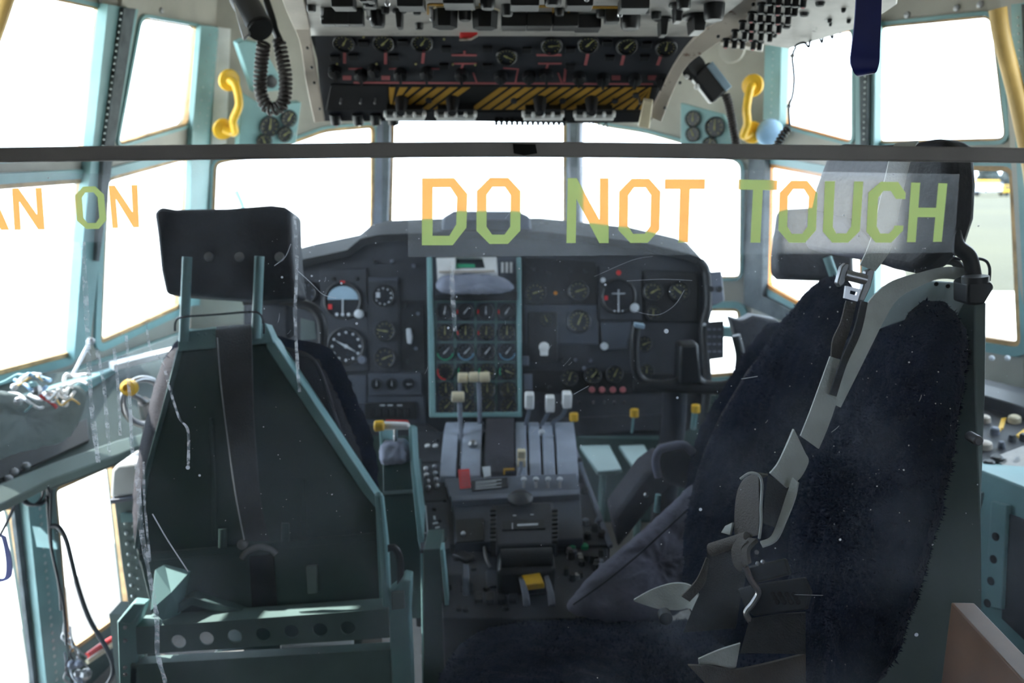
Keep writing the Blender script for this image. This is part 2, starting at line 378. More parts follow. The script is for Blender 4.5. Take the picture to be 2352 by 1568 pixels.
post(sec('C', 'D'), [(462, 58), (500, 62), (520, 150), (490, 300), (482, 372), (476, 480), (462, 700), (420, 705), (436, 480), (442, 300)], 0.02, TR,
     [((482, 80), (455, 290), 8, 0), ((498, 75), (472, 300), 14, 0)])
post(sec('D', 'E'), [(500, 62), (530, 66), (520, 330), (484, 345)], 0.03, [M['white'], M['teal'], M['rivet']])
post(sec('E', 'F'), [(866, 265), (896, 265), (896, 345), (886, 640), (850, 640), (864, 345)], 0.03, [M['slate'], M['rubber'], M['rivet']], (), [(880, 265), (896, 265), (888, 560), (876, 560)])
post(sec('F', 'G'), [(1303, 265), (1332, 265), (1332, 640), (1303, 640)], 0.03, [M['slate'], M['rubber'], M['rivet']], (), [(1309, 265), (1327, 265), (1327, 640), (1309, 640)])
post(sec('G', 'H'), [(1757, 105), (1795, 100), (1790, 300), (1770, 345), (1735, 345), (1752, 300)], 0.03, [M['teal'], M['rubber'], M['rivet']],
     [((1776, 120), (1770, 290), 12, 0)])
post(sec('G', 'H'), [(1712, 340), (1757, 345), (1750, 680), (1790, 700), (1870, 745), (1860, 765), (1708, 700)], 0.028, [M['rubber'], M['rubber'], M['rivet']])
post(sec('H', 'I'), [(1963, 50), (2012, 46), (2008, 340), (2010, 760), (1988, 760), (1964, 340)], 0.03, TR,
     [((1987, 175), (1984, 320), 12, 0.012)], [(1972, 50), (1994, 50), (1992, 335), (1976, 335)])
post(sec('I', 'J'), [(2322, 10), (2366, 5), (2380, 330), (2394, 800), (2356, 806), (2340, 470), (2332, 330)], 0.03, TR,
     [((2338, 40), (2352, 320), 16, 0.0)], [(2346, 10), (2362, 10), (2374, 330), (2360, 330)])
# liner strip seams (small screws) on the liners above the windows
b = MB()
for fr, pts in ((sec('A', 'C'), [(228, 2)]), (sec('C', 'D'), [(370, 24), (515, 54)]), (sec('H', 'I'), [(2084, 34), (2198, 18), (2252, 10)])):
    for x, y in pts:
        u, v = fr.px(x, y); b.lathe(fr, u, v, [(0.009, 0), (0.008, 0.004), (0.003, 0.005)], 12)
struct(b, 'trim_20', M['dmetal'])
# sills
def quadbar(pts, h, name, m, bevel=0.004):     # horizontal slab through world xy points
    return struct(MB().prism(XY(0), [(p[0], p[1]) for p in pts], h[0], h[1]), name, m, bevel=bevel)
def bz(k, z): p = up(posts[k], z); return (p.x, p.y)
def inw(p, d, q=(0, 2.2)):
    v = Vector((q[0]-p[0], q[1]-p[1])).normalized(); return (p[0]+v.x*d, p[1]+v.y*d)
zs = 0.90
struct(MB().prism(XY(0), [bz('A', zs), bz('C', zs), bz('D', zs), inw(bz('D', zs), 0.16), inw(bz('C', zs), 0.13, (0, 2.4)), inw(bz('A', zs), 0.13, (0, 1.3))], 0.86, 0.905), 'trim_21', M['teal'], bevel=0.006)
struct(MB().prism(XY(0), [bz('D', zs), bz('E', zs), bz('F', zs), bz('G', zs), inw(bz('G', zs), 0.03), (0.25, 3.2), (-0.5, 3.0), inw(bz('D', zs), 0.16)], 0.86, 0.90), 'trim_22', M['teal'], bevel=0.006)
struct(MB().prism(XY(0), [bz('G', zs), bz('H', zs), bz('I', zs), bz('J', zs), inw(bz('J', zs), 0.10, (0, 1.3)), inw(bz('I', zs), 0.10, (0, 2.05)), inw(bz('H', zs), 0.10, (0, 2.45)), inw(bz('G', zs), 0.05)], 0.86, 0.905), 'trim_23', M['teal'], bevel=0.006)
# lower walls
LW = Frame((-1.34, 1.2, 0), (0.16, 1.3, 0), (0, 0, 1))     # lower left wall plane
def lwc(s0, s1, z0, z1): return [LW.w(s0, z0), LW.w(s1, z0), LW.w(s1, z1), LW.w(s0, z1)]
wall_section(LW, lwc(-0.2, 1.85, -0.02, 0.88), [[(-330, 1290), (20, 1158), (34, 1170), (92, 1560), (88, 1640), (-330, 1800)],
    [(118, 1118), (262, 1056), (275, 1180), (300, 1400), (272, 1424), (156, 1506), (150, 1480)]], 'wall_left_lower', M['green_d'], frame_m='olive')
post(LW, [(62, 1140), (112, 1120), (165, 1600), (110, 1600)], 0.035, [M['teal'], M['rubber'], M['rivet']],
     [((54, 1170), (103, 1560), 18, -0.03), ((90, 1150), (130, 1560), 24, 0.0)], None, 0.005)
post(LW, [(30, 1150), (62, 1140), (110, 1600), (82, 1600)], 0.012, [M['rubber'], M['rubber'], M['rivet']],
     [((52, 1170), (100, 1590), 19, 0.0)], None, 0.009)
def wallbox(p, q, z0, z1, name, m, t=0.05):
    p, q = Vector(p), Vector(q); fr = Frame((p.x, p.y, 0), (q.x-p.x, q.y-p.y, 0), (0, 0, 1)); L = (q-p).length
    return struct(MB().box(fr, 0, L, z0, z1, -t, 0), name, m, smooth=False)
pE = LW.w(1.85, 0)
wallbox((pE.x, pE.y), (-0.75, 3.3), -0.02, 0.88, 'wall_left_nose', M['green_d'])
wallbox((-0.75, 3.3), (0.62, 3.3), -0.02, 0.86, 'wall_nose', M['green_d'])
wallbox((0.62, 3.3), (1.12, 2.6), -0.02, 0.64, 'wall_right_nose', M['green_d'])
wallbox((1.10, 2.62), (1.50, 1.0), -0.02, 0.88, 'wall_right_lower', M['olive'])
wallbox((-1.36, -1.3), (-1.36, 1.35), -0.02, 2.2, 'wall_left_rear', M['beige'])
wallbox((1.52, 1.35), (1.52, -1.3), -0.02, 2.2, 'wall_right_rear_plain', M['beige'])
b = MB(); 
b.poly_holes(Frame((1.55, -1.25, 0), (-1, 0, 0), (0, 0, 1)), [(0, -0.02), (2.95, -0.02), (2.95, 2.2), (0, 2.2)], [[(0.25, 1.2), (0.65, 1.2), (0.65, 1.6), (0.25, 1.6)]], -0.05, 0)
struct(b, 'wall_back', M['beige'], smooth=False)
struct(MB().wbox(-1.6, 1.7, -1.35, 3.5, 2.12, 2.18), 'ceiling', M['beige'])
struct(MB().wbox(-1.6, 1.7, -1.35, 3.5, -0.06, 0.0), 'floor', M['floor'])
# ================================================================== shared small builders
def gauge(fr, u, v, r, parent, needle=0.6, nm='mark', marks=12, face='dial', arc=None, rim='black', tk=0.006, label=None):
    g = MB().lathe(fr, u, v, [(r, 0), (r, tk), (r*0.93, tk+0.002), (r*0.84, tk)], 28, cap=False)
    g.lathe(fr, u, v, [(r*0.86, 0.0), (r*0.86, tk-0.0035)], 28)
    g.m = 1; g.lathe(fr, u, v, [(r*0.84, tk-0.0035), (r*0.84, tk-0.0031)], 28)
    ga = g.build('gauge', [M[rim], M[face]], parent)
    if label: ga['label'] = label
    n0 = tk-0.0029
    if marks:
        b = MB()
        for k in range(marks):
            a = 2*math.pi*k/marks+0.3; c, s = math.cos(a), math.sin(a)
            if s < -0.93: continue
            w_ = r*0.035; L0, L1 = r*0.62, r*0.78
            b.prism(fr, [(u+c*L0-s*w_, v+s*L0+c*w_), (u+c*L0+s*w_, v+s*L0-c*w_), (u+c*L1+s*w_, v+s*L1-c*w_), (u+c*L1-s*w_, v+s*L1+c*w_)], n0, n0+0.0006)
        b.build('dial_marks', M['dimyel'] if nm == 'dimyel' else M['slate'], ga, smooth=False)
    if arc:
        a0, a1, am = arc; b = MB(); k = 14; pts = []
        for i in range(k+1): a = a0+(a1-a0)*i/k; pts.append((u+r*0.98*math.cos(a), v+r*0.98*math.sin(a)))
        for i in range(k, -1, -1): a = a0+(a1-a0)*i/k; pts.append((u+r*0.84*math.cos(a), v+r*0.84*math.sin(a)))
        b.prism(fr, pts, tk+0.001, tk+0.003); b.build('colour_band', M[am], ga, smooth=False)
    if needle is not None:
        c, s = math.cos(needle), math.sin(needle); w_ = r*0.075; b = MB()
        b.prism(fr, [(u-c*r*0.3-s*w_, v-s*r*0.3+c*w_), (u-c*r*0.3+s*w_, v-s*r*0.3-c*w_), (u+c*r*0.7+s*w_*0.4, v+s*r*0.7-c*w_*0.4), (u+c*r*0.7-s*w_*0.4, v+s*r*0.7+c*w_*0.4)], n0+0.0008, n0+0.002)
        b.lathe(fr, u, v, [(r*0.1, n0), (r*0.1, n0+0.003)], 10); b.build('needle', M[nm], ga, smooth=False)
    return ga
def pillow(name, fr, outline, T, mt, parent, N=120, rings=22, noise_a=0.004, back=0.4, exp=0.42, tuft=0, tl=0.007, px=True, n_off=0, groove=None):
    pts = [fr.px(x, y, n_off) for x, y in outline] if px else outline
    sm = spline([(p[0], p[1], 0) for p in pts], 12, True); n = len(sm)
    L = [0]
    for i in range(n): L.append(L[-1]+(sm[(i+1) % n]-sm[i]).length)
    res = []; j = 0
    for k in range(N):
        t = L[-1]*k/N
        while L[j+1] < t: j += 1
        f = (t-L[j])/max(1e-9, L[j+1]-L[j]); res.append(sm[j].lerp(sm[(j+1) % n], f))
    c = sum(res, Vector())/N; vs = []; fs = []
    for side, TT in ((1, T), (-1, T*back)):
        base = len(vs)
        for i in range(rings+1):
            s_ = 1-i/rings; h = (1-s_**3.2)**exp*TT
            for p in res:
                q = c+(p-c)*s_; hh = h
                if groove: hh -= groove(q.x, q.y)*(1-s_**4)
                wpt = fr.w(q.x, q.y, n_off+side*hh)
                if noise_a: wpt += fr.N*side*noise.noise(wpt*22)*noise_a*2*(1-s_**8)+noise.noise_vector(wpt*80)*noise_a
                vs.append(wpt)
        for i in range(rings):
            for k in range(N):
                a = base+i*N+k; b_ = base+i*N+(k+1) % N; fs.append([a, b_, b_+N, a+N] if side > 0 else [a, a+N, b_+N, b_])
    o_ = (rings+1)*N
    for k in range(N):   # seam (identical outline ring on both sides)
        fs.append([k, o_+k, o_+(k+1) % N, (k+1) % N])
    m = MB().add(vs, fs)
    if tuft:
        rnd = random.Random(3)
        nf = len(fs)
        for _ in range(tuft):
            f = fs[rnd.randrange(nf)]; a, b_, d = Vector(vs[f[0]]), Vector(vs[f[1]]), Vector(vs[f[3]])
            p = a+(b_-a)*rnd.random()+(d-a)*rnd.random(); nn = (b_-a).cross(d-a)
            if nn.length < 1e-10: continue
            nn.normalize(); cc = fr.w(c.x, c.y, n_off)
            if nn.dot(p-cc) < 0: nn = -nn
            q = Vector((rnd.uniform(-1, 1), rnd.uniform(-1, 1), rnd.uniform(-1, 1))); sidev = nn.cross(q).normalized()*0.0011
            tip = p+nn*tl*rnd.uniform(0.5, 1)+q*0.003
            m.add([p-sidev, p+sidev, tip], [[0, 1, 2]])
    return m.build(name, mt, parent, ang=80)
def coil(path, Rr, turns, r, seg=6):
    path = spline(path, 24); n = len(path); L = [0]
    for i in range(n-1): L.append(L[-1]+(path[i+1]-path[i]).length)
    out = []; K = turns*10; prev = None; j = 0
    for k in range(K+1):
        t = L[-1]*k/K
        while j < n-2 and L[j+1] < t: j += 1
        f = (t-L[j])/max(1e-9, L[j+1]-L[j]); p = path[j].lerp(path[j+1], f); T = (path[j+1]-path[j]).normalized()
        if prev is None: prev = T.orthogonal().normalized()
        e = (prev-T*prev.dot(T)).normalized(); prev = e; g = T.cross(e); a = 2*math.pi*k/10
        out.append(p+e*Rr*math.cos(a)+g*Rr*math.sin(a))
    return MB().tube(out, r, seg)

# ================================================================== acrylic barrier with its signs
PY = 0.75
GL = XZ(PY)
ac = thing('acrylic_barrier', 'clear scratched acrylic sheet hanging under a dark rail across the flight deck', 'barrier', P(1176, 345, PY))
rp = [(-260, 362), (0, 357), (588, 349), (1176, 344), (1764, 350), (2352, 358), (2620, 362)]
b = MB(); tops = []; bots = []
for x, y in rp: tops.append(P(x, y-18, PY-0.006)); bots.append(P(x, y+16.5, PY-0.006))
L = spline(bots, 5); T_ = spline(tops, 5)
b.strip3(L, T_, 0.014); b.build('top_rail', M['rail'], ac, bevel=0.0015)
b = MB(); u0, v1 = GL.px(-260, 350); u1, _ = GL.px(2620, 350); _, v0 = GL.px(1176, 1900)
b.box(GL, u0, u1, v0, v1, -0.0015, 0.0015); sheet = b.build('sheet', M['acrylic'], ac, smooth=False)
b = MB(); b.pxp(GL, [(1178, 330), (1230, 331), (1234, 352), (1204, 357), (1180, 352)], 0.0135, 0.0143)
b.build('tape_patch', M['black_m'], ac)
# dried drips, dust, scratches on the sheet
def drip(pts, wd, name='dried_drip', m='streak'):
    sp = spline([(x, y, 0) for x, y in pts], 6); L = []; Rr = []
    for i, p in enumerate(sp):
        w_ = wd*(0.8+0.35*noise.noise(Vector((p.x*0.05, p.y*0.05, 1.3)))); L.append((p.x-w_/2, p.y)); Rr.append((p.x+w_/2, p.y))
    MB().pxp(GL, L+Rr[::-1], 0.0018, 0.0018).build(name, M[m], ac, smooth=False)
drip([(190, 555), (198, 700), (205, 850), (212, 950), (226, 1062)], 15)
drip([(222, 800), (238, 880), (244, 950), (252, 1048)], 11)
drip([(262, 800), (272, 900), (276, 1000)], 9)
drip([(290, 770), (296, 880), (304, 1040)], 10)
drip([(336, 740), (345, 800), (372, 830), (392, 900), (412, 960), (432, 990), (432, 1075)], 8)
drip([(676, 480), (682, 600), (678, 720), (684, 850), (688, 900)], 9)
drip([(1037, 600), (1040, 680), (1045, 760)], 12)
drip([(312, 1040), (318, 1120), (325, 1220), (345, 1330), (360, 1420), (362, 1500), (380, 1568), (384, 1620)], 14)
drip([(330, 1060), (332, 1150), (345, 1290)], 7)
rnd = random.Random(11)
b = MB()
for i in range(330):
    if i < 230: x, y = rnd.uniform(600, 2250), rnd.uniform(380, 1250)
    else: x, y = rnd.uniform(20, 2330), rnd.uniform(380, 1560)
    u, v = GL.px(x, y); r_ = rnd.choice([0.6, 0.7, 0.8, 0.9, 1.2, 1.6])*0.00042; k = rnd.uniform(0.6, 1.5); a = rnd.uniform(0, 3)
    b.prism(GL, [(u+r_*k*math.cos(c)*math.cos(a)-r_*math.sin(c)*math.sin(a), v+r_*k*math.cos(c)*math.sin(a)+r_*math.sin(c)*math.cos(a)) for c in [j*math.pi/3 for j in range(6)]], 0.0016, 0.0019)
for x, y, r_ in ((820, 742, 3.2), (785, 650, 3), (649, 636, 2.6), (717, 633, 2.4), (1030, 752, 3), (1608, 1168, 4), (1530, 760, 4.5), (1390, 653, 3), (433, 1072, 5), (1928, 1237, 3), (905, 1000, 2.5), (460, 1090, 3), (1555, 912, 3), (2103, 1455, 5)):
    u, v = GL.px(x, y); b.lathe(GL, u, v, [(r_*0.0004, 0.0016), (r_*0.0004, 0.002)], 8)
tag(b.build('dust_specks', M['speck'], ac, smooth=False), kind='stuff')
def scratch(pts, r_=0.00022): MB().tube(spline([P(x, y, PY-0.0018) for x, y in pts], 5), r_, 4).build('scratch', M['speck'], ac)
scratch([(684, 622), (715, 650), (742, 676), (772, 684)], 0.0003)
scratch([(1572, 666), (1550, 700), (1515, 722), (1480, 720), (1455, 712)], 0.0002)
scratch([(1440, 645), (1520, 641), (1590, 644)], 0.0002)
scratch([(1365, 635), (1450, 598), (1500, 588)], 0.00013)
scratch([(350, 1180), (385, 1240), (432, 1312)], 0.0006)
scratch([(630, 610), (655, 590), (668, 560)], 0.0003)
scratch([(1825, 1365), (1890, 1367)], 0.0002)
scratch([(1318, 905), (1352, 886)], 0.0002); scratch([(1703, 870), (1740, 864)], 0.0003)
for k in range(26):
    x, y = rnd.uniform(620, 2300), rnd.uniform(450, 1000); a = rnd.uniform(0.6, 1.6); l = rnd.uniform(6, 24)
    scratch([(x, y), (x+math.cos(a)*l*0.5+1, y-math.sin(a)*l*0.5), (x+math.cos(a)*l, y-math.sin(a)*l)], 0.00013)
# sign films and letters
GLY = {
 'D': ([(0, 0), (.7, 0), (1, .26), (1, .76), (.7, 1), (0, 1)], [[(.24, .14), (.24, .86), (.62, .86), (.77, .71), (.77, .31), (.62, .14)]]),
 'O': ([(.3, 0), (.72, 0), (1, .2), (1, .8), (.72, 1), (.3, 1), (0, .8), (0, .2)], [[(.36, .14), (.23, .26), (.23, .74), (.36, .86), (.64, .86), (.77, .74), (.77, .26), (.64, .14)]]),
 'N': ([(0, 0), (.22, 0), (.22, .68), (.78, 0), (1, 0), (1, 1), (.78, 1), (.78, .36), (.22, 1), (0, 1)], []),
 'T': ([(.38, 0), (.63, 0), (.63, .84), (1, .84), (1, 1), (0, 1), (0, .84), (.38, .84)], []),
 'U': ([(.27, 0), (.7, 0), (1, .19), (1, 1), (.76, 1), (.76, .26), (.64, .15), (.36, .15), (.26, .26), (.26, 1), (0, 1), (0, .18)], []),
 'C': ([(.27, 0), (.7, 0), (1, .2), (1, .28), (.75, .28), (.75, .24), (.62, .15), (.38, .15), (.27, .27), (.27, .74), (.4, .85), (.6, .85), (.75, .72), (1, .72), (1, .82), (.78, 1), (.32, 1), (0, .82), (0, .18)], []),
 'H': ([(0, 0), (.25, 0), (.25, .42), (.75, .42), (.75, 0), (1, 0), (1, 1), (.75, 1), (.75, .58), (.25, .58), (.25, 1), (0, 1)], []),
 'A': ([(0, 0), (.24, 0), (.32, .2), (.68, .2), (.76, 0), (1, 0), (.62, 1), (.38, 1)], [[(.38, .36), (.5, .76), (.62, .36)]])}
def letter(ch, q, parent):     # q = bottom-left, bottom-right, top-right, top-left pixels
    def mp(p):
        a, c = p; x = (1-a)*(1-c)*q[0][0]+a*(1-c)*q[1][0]+a*c*q[2][0]+(1-a)*c*q[3][0]; y = (1-a)*(1-c)*q[0][1]+a*(1-c)*q[1][1]+a*c*q[2][1]+(1-a)*c*q[3][1]
        return GL.px(x, y, 0.0023)
    o, hs = GLY[ch]; b = MB(); b.poly_holes(GL, [mp(p) for p in o], [[mp(p) for p in h] for h in hs], 0.0023, 0.0023)
    return b.build('letter', M['letter'], parent, smooth=False)
sg = thing('warning_sign', 'yellow DO NOT TOUCH lettering on a clear film stuck to the acrylic sheet', 'sign', P(1570, 590, PY))
b = MB(); b.pxp(GL, [(937, 590), (2191, 580), (2204, 400), (1300, 383), (937, 386)], 0.0019, 0.0019); b.build('film', M['film'], sg, smooth=False)
for ch, q in (('D', [(969, 563), (1070, 563), (1075, 408), (969, 409)]), ('O', [(1094, 560), (1195, 560), (1196, 408), (1095, 408)]),
    ('N', [(1301, 558), (1398, 558), (1398, 409), (1304, 409)]), ('O', [(1420, 558), (1514, 557), (1518, 410), (1422, 410)]), ('T', [(1524, 557), (1614, 557), (1620, 411), (1527, 411)]),
    ('T', [(1689, 557), (1780, 557), (1786, 414), (1697, 412)]), ('O', [(1787, 557), (1873, 557), (1879, 415), (1791, 414)]), ('U', [(1889, 557), (1973, 557), (1983, 417), (1895, 416)]),
    ('C', [(1989, 557), (2072, 557), (2082, 418), (1996, 417)]), ('H', [(2083, 556), (2163, 555), (2176, 421), (2093, 419)])): letter(ch, q, sg)
sg = thing('warning_sign', 'yellow AN ON lettering cut off at the left edge of the acrylic sheet', 'sign', P(150, 560, PY))
b = MB(); b.pxp(GL, [(-120, 556), (345, 556), (350, 401), (-120, 392)], 0.0019, 0.0019); b.build('film', M['film'], sg, smooth=False)
for ch, q in (('A', [(-62, 528), (22, 528), (10, 432), (-70, 432)]), ('N', [(33, 528), (103, 527), (96, 431), (27, 432)]), ('O', [(178, 526), (246, 525), (237, 427), (171, 429)]), ('N', [(258, 524), (320, 522), (316, 424), (249, 426)])): letter(ch, q, sg)

# ================================================================== pilot seat, seen from behind
ps = thing('pilot_seat', 'dark green metal-backed seat on the left seen from behind, with square headrest', 'seat', (-0.46, 1.75, 0))
SB = FP((330, 1330, 1.50), (870, 1330, 1.50), (420, 780, 1.62))
def pxs(l): return l
b = MB(); b.pxp(SB, [(404, 800), (612, 772), (866, 1160), (876, 1250), (880, 1392), (600, 1432), (352, 1424), (312, 1260), (330, 1100)], -0.02, 0.0)
b.build('back_shell', M['green_d'], ps, bevel=0.004)
b = MB(); b.pxp(SB, [(604, 755), (626, 778), (872, 1150), (884, 1260), (890, 1400), (872, 1400), (862, 1166), (832, 1130), (612, 800)], -0.05, 0.010)
b.build('side_flange', M['teal'], ps, bevel=0.002)
b = MB(); b.pxp(SB, [(414, 778), (424, 778), (408, 840), (338, 1095), (318, 1260), (308, 1262), (328, 1095), (398, 840)], -0.04, 0.006)
b.build('side_flange', M['teal_d'], ps, bevel=0.001)
b = MB(); b.pxp(SB, [(408, 762), (610, 742), (622, 768), (628, 786), (410, 806)], -0.03, 0.014)
for x in (462, 478, 500): b.lathe(SB, *SB.px(x, 768), [(0.003, 0.014), (0.003, 0.016)], 8)
b.build('top_bracket', M['teal'], ps, bevel=0.003)
# seat pan bulge at lower back + stiffening ribs
b = MB(); b.pxp(SB, [(316, 1272), (876, 1222), (878, 1240), (320, 1290)], 0.0, 0.006); b.build('cross_rib', M['green_d'], ps, bevel=0.002)
b = MB(); b.pxp(SB, [(480, 960), (488, 960), (500, 1240), (486, 1240)], 0, 0.005); b.pxp(SB, [(690, 1100), (700, 1100), (704, 1235), (690, 1235)], 0, 0.005); b.build('stiffener', M['green_d'], ps, bevel=0.002)
for x, y in ((512, 1235), (656, 1222)):
    u, v = SB.px(x, y, 0.01); b = MB(); b.tube([SB.w(u, v-0.018, 0.012), SB.w(u, v+0.018, 0.012)], 0.008, 14); b.build('tube_stub', M['green_d'], ps)
b = MB(); b.pxp(SB, [(702, 1300), (728, 1298), (728, 1362), (706, 1364)], 0, 0.012); b.build('latch_plate', M['olive'], ps, bevel=0.002)
b = MB(); b.pxp(SB, [(572, 1278), (628, 1272), (638, 1418), (580, 1420)], 0.0, 0.004); b.build('belt_slot', M['black_m'], ps)
b = MB(); b.tube(spline([SB.pp(x, y, 0.012) for x, y in ((556, 1282), (566, 1268), (592, 1256), (620, 1260), (634, 1272))], 5), 0.006, 8); b.build('slot_rim', M['dmetal'], ps)
b = MB(); b.lathe(SB, *SB.px(560, 1248), [(0.010, 0), (0.010, 0.012), (0.006, 0.014)], 14); b.build('guide_roller', M['dmetal'], ps)
# crumpled gusset lower left
b = MB()
G_ = [SB.pp(356, 1310, 0.03), SB.pp(378, 1298, 0.004), SB.pp(436, 1312, 0.004), SB.pp(412, 1410, 0.006), SB.pp(372, 1422, 0.03), SB.pp(346, 1400, 0.05), SB.pp(392, 1360, 0.045)]
b.add(G_, [[0, 1, 6], [1, 2, 6], [2, 3, 6], [3, 4, 6], [4, 5, 6], [5, 0, 6]])
go = b.build('corner_gusset', M['teal'], ps, smooth=False); md = go.modifiers.new('s', 'SOLIDIFY'); md.thickness = 0.003
# cushion (brown vinyl back with fleece lip)
CF = FP((330, 1330, 1.585), (870, 1330, 1.585), (420, 780, 1.70))
pillow('fleece_cover', CF, [(392, 800), (430, 770), (560, 760), (690, 782), (752, 796), (790, 842), (822, 920), (850, 985), (866, 1060), (872, 1160), (870, 1270), (820, 1330), (380, 1330), (318, 1270), (310, 1160), (322, 1050), (350, 930), (368, 850)], 0.02, M['fleece'], ps, N=200, rings=10, noise_a=0.004, back=2.5, tuft=9000, tl=0.009)
pillow('back_cushion', CF, [(386, 812), (430, 782), (560, 772), (660, 790), (735, 808), (780, 875), (815, 955), (848, 1045), (864, 1150), (864, 1260), (820, 1320), (380, 1320), (316, 1265), (305, 1160), (316, 1050), (342, 935), (362, 860)], 0.036, M['fabric'], ps, N=140, rings=10, noise_a=0.0015, back=0.2)
b = MB(); b.tube(spline([CF.pp(x, y, 0.034) for x, y in ((650, 800), (712, 820), (742, 870), (770, 960), (806, 1060), (836, 1140))], 5), 0.005, 8); b.build('seam_piping', M['fabric'], ps)
# headrest
HF = FP((372, 680, 1.66), (690, 690, 1.66), (360, 480, 1.70))
hp = [HF.px(x, y, 0.03) for x, y in ((352, 488), (366, 474), (400, 480), (520, 478), (620, 470), (652, 474), (668, 484), (670, 560), (676, 640), (682, 684), (600, 690), (480, 682), (380, 676), (368, 620), (360, 540))]
b = MB().prism(HF, hp, -0.06, 0.03); b.build('headrest', M['vinyl'], ps, bevel=0.012, seg=3)
for x in (480, 550, 642): MB().lathe(HF, *HF.px(x, 590, 0.03), [(0.010, 0.030), (0.009, 0.034), (0.003, 0.036)], 14).build('headrest_button', M['dmetal'], ps)
for x0, y0, x1, y1 in ((430, 590, 422, 764), (596, 588, 588, 756)):
    b = MB(); b.tube([P(x0, y0, 1.615), P(x1, y1+20, 1.60)], 0.0095, 14); b.build('headrest_post', M['teal'], ps)
b = MB(); b.lathe(SB, *SB.px(594, 770), [(0.013, 0.0), (0.013, 0.016), (0.008, 0.018)], 12); b.build('post_clamp', M['teal'], ps)
b = MB(); b.tube(spline([P(402, 760, 1.58), P(404, 738, 1.58), P(420, 728, 1.57), P(500, 722, 1.57), P(575, 716, 1.57), P(598, 722, 1.57), P(606, 745, 1.57), P(606, 765, 1.58)], 6), 0.0022, 6); b.build('cable_loop', M['cable'], ps)
# shoulder strap over the back
b = MB(); b.ribbon([(498, 752, 577, 745, 1.62), (496, 772, 578, 766, 1.583), (505, 860, 580, 860, 1.57), (520, 960, 583, 960, 1.548), (532, 1060, 590, 1060, 1.527), (545, 1150, 598, 1150, 1.507), (560, 1242, 618, 1242, 1.49)], 0.004)
b.build('shoulder_strap', M['webd'], ps)
b = MB(); b.tube(spline([P(499, 775, 1.578), P(507, 880, 1.562), P(522, 1000, 1.54), P(540, 1130, 1.508), (P(561, 1240, 1.486))], 5), 0.0013, 5); b.build('strap_edge', M['mark'], ps)
# base frame
def ppx(fr, l): return [fr.px(x, y, 0.02) for x, y in l]
RF = FP((310, 1500, 1.44), (895, 1440, 1.44), (310, 1440, 1.44))
outer = [RF.px(*p) for p in ((312, 1450), (600, 1427), (892, 1404), (895, 1464), (600, 1484), (315, 1503))]
holes = []
for x, y in ((410, 1473), (474, 1466), (539, 1461), (604, 1457), (669, 1450), (735, 1446), (799, 1442)):
    u, v = RF.px(x, y); holes.append([(u+0.0142*math.cos(k*math.pi/10), v+0.0142*math.sin(k*math.pi/10)) for k in range(20)])
b = MB(); b.poly_holes(RF, outer, holes, -0.004, 0.0); b.pxp(RF, [(312, 1440), (892, 1398), (892, 1406), (312, 1450)], -0.04, 0.004); b.build('crossbar', M['teal_m'], ps)
b = MB(); b.pxp(RF, [(300, 1528), (940, 1490), (960, 1700), (300, 1700)], -0.02, 0.0); b.pxp(RF, [(300, 1526), (940, 1488), (940, 1496), (300, 1534)], -0.02, 0.006); b.build('lower_crossbar', M['teal_m'], ps)
b = MB(); b.pxp(RF, [(268, 1428), (300, 1388), (332, 1392), (314, 1440), (322, 1700), (278, 1700)], -0.03, 0.0, )
b.pxp(RF, [(268, 1430), (306, 1384), (334, 1388), (300, 1436)], 0.0, 0.012)
b.build('side_bracket', M['teal'], ps, bevel=0.003)
b = MB()
for y in (1440, 1470, 1532, 1548): b.lathe(RF, *RF.px(288, y), [(0.004, 0), (0.003, 0.004)], 8)
b.build('bracket_bolt', M['metal'], ps)
b = MB(); b.pxp(RF, [(892, 1366), (910, 1352), (926, 1330), (944, 1334), (940, 1420), (952, 1700), (905, 1700), (896, 1480)], -0.03, 0.012); b.build('side_bracket', M['teal'], ps, bevel=0.003)
b = MB(); b.pxp(RF, [(898, 1360), (928, 1358), (930, 1398), (900, 1402)], 0.012, 0.02); b.build('bracket_lug', M['olive'], ps, bevel=0.002)
b = MB(); b.tube([P(870, 1140, 1.45), P(880, 1240, 1.45), P(888, 1390, 1.43)], 0.0075, 10); b.ball(P(870, 1138, 1.45), 0.0078)
b.build('side_tube', M['teal'], ps)
b = MB(); b.tube(spline([P(884, 1262, 1.46), P(905, 1258, 1.46), P(918, 1282, 1.46), P(920, 1340, 1.45), P(918, 1385, 1.45)], 6), 0.0068, 12); b.build('control_handle', M['black'], ps)
b = MB(); b.pxp(RF, [(340, 1420), (440, 1370), (620, 1420), (600, 1432), (440, 1390), (356, 1440)], -0.06, -0.03); b.build('pan_brace', M['teal_d'], ps, bevel=0.002)
b = MB(); b.wbox(-0.66, -0.34, 1.50, 1.98, 0.0, 0.42); b.build('pedestal_base', M['green_d'], ps, bevel=0.01)
cu = MB().wbox(-0.68, -0.34, 1.62, 2.06, 0.50, 0.60); cu.build('seat_cushion', M['fleece'], ps, bevel=0.03, seg=3)
# sun-lit white drum and pale box seen below the seat crossbar
o = MB().tube([P(434, 1515, 1.50), P(560, 1506, 1.50)], 0.011, 16); tag(o.build('white_canister', M['white']), 'white cylinder lying under the left seat behind the drilled crossbar', 'canister')
o = MB().wbox(P(655, 1480, 1.50).x, P(815, 1480, 1.50).x, 1.465, 1.497, P(655, 1498, 1.48).z, P(655, 1472, 1.48).z); tag(o.build('white_box', M['white'], bevel=0.003), 'flat white box under the left seat near its right bracket', 'box')
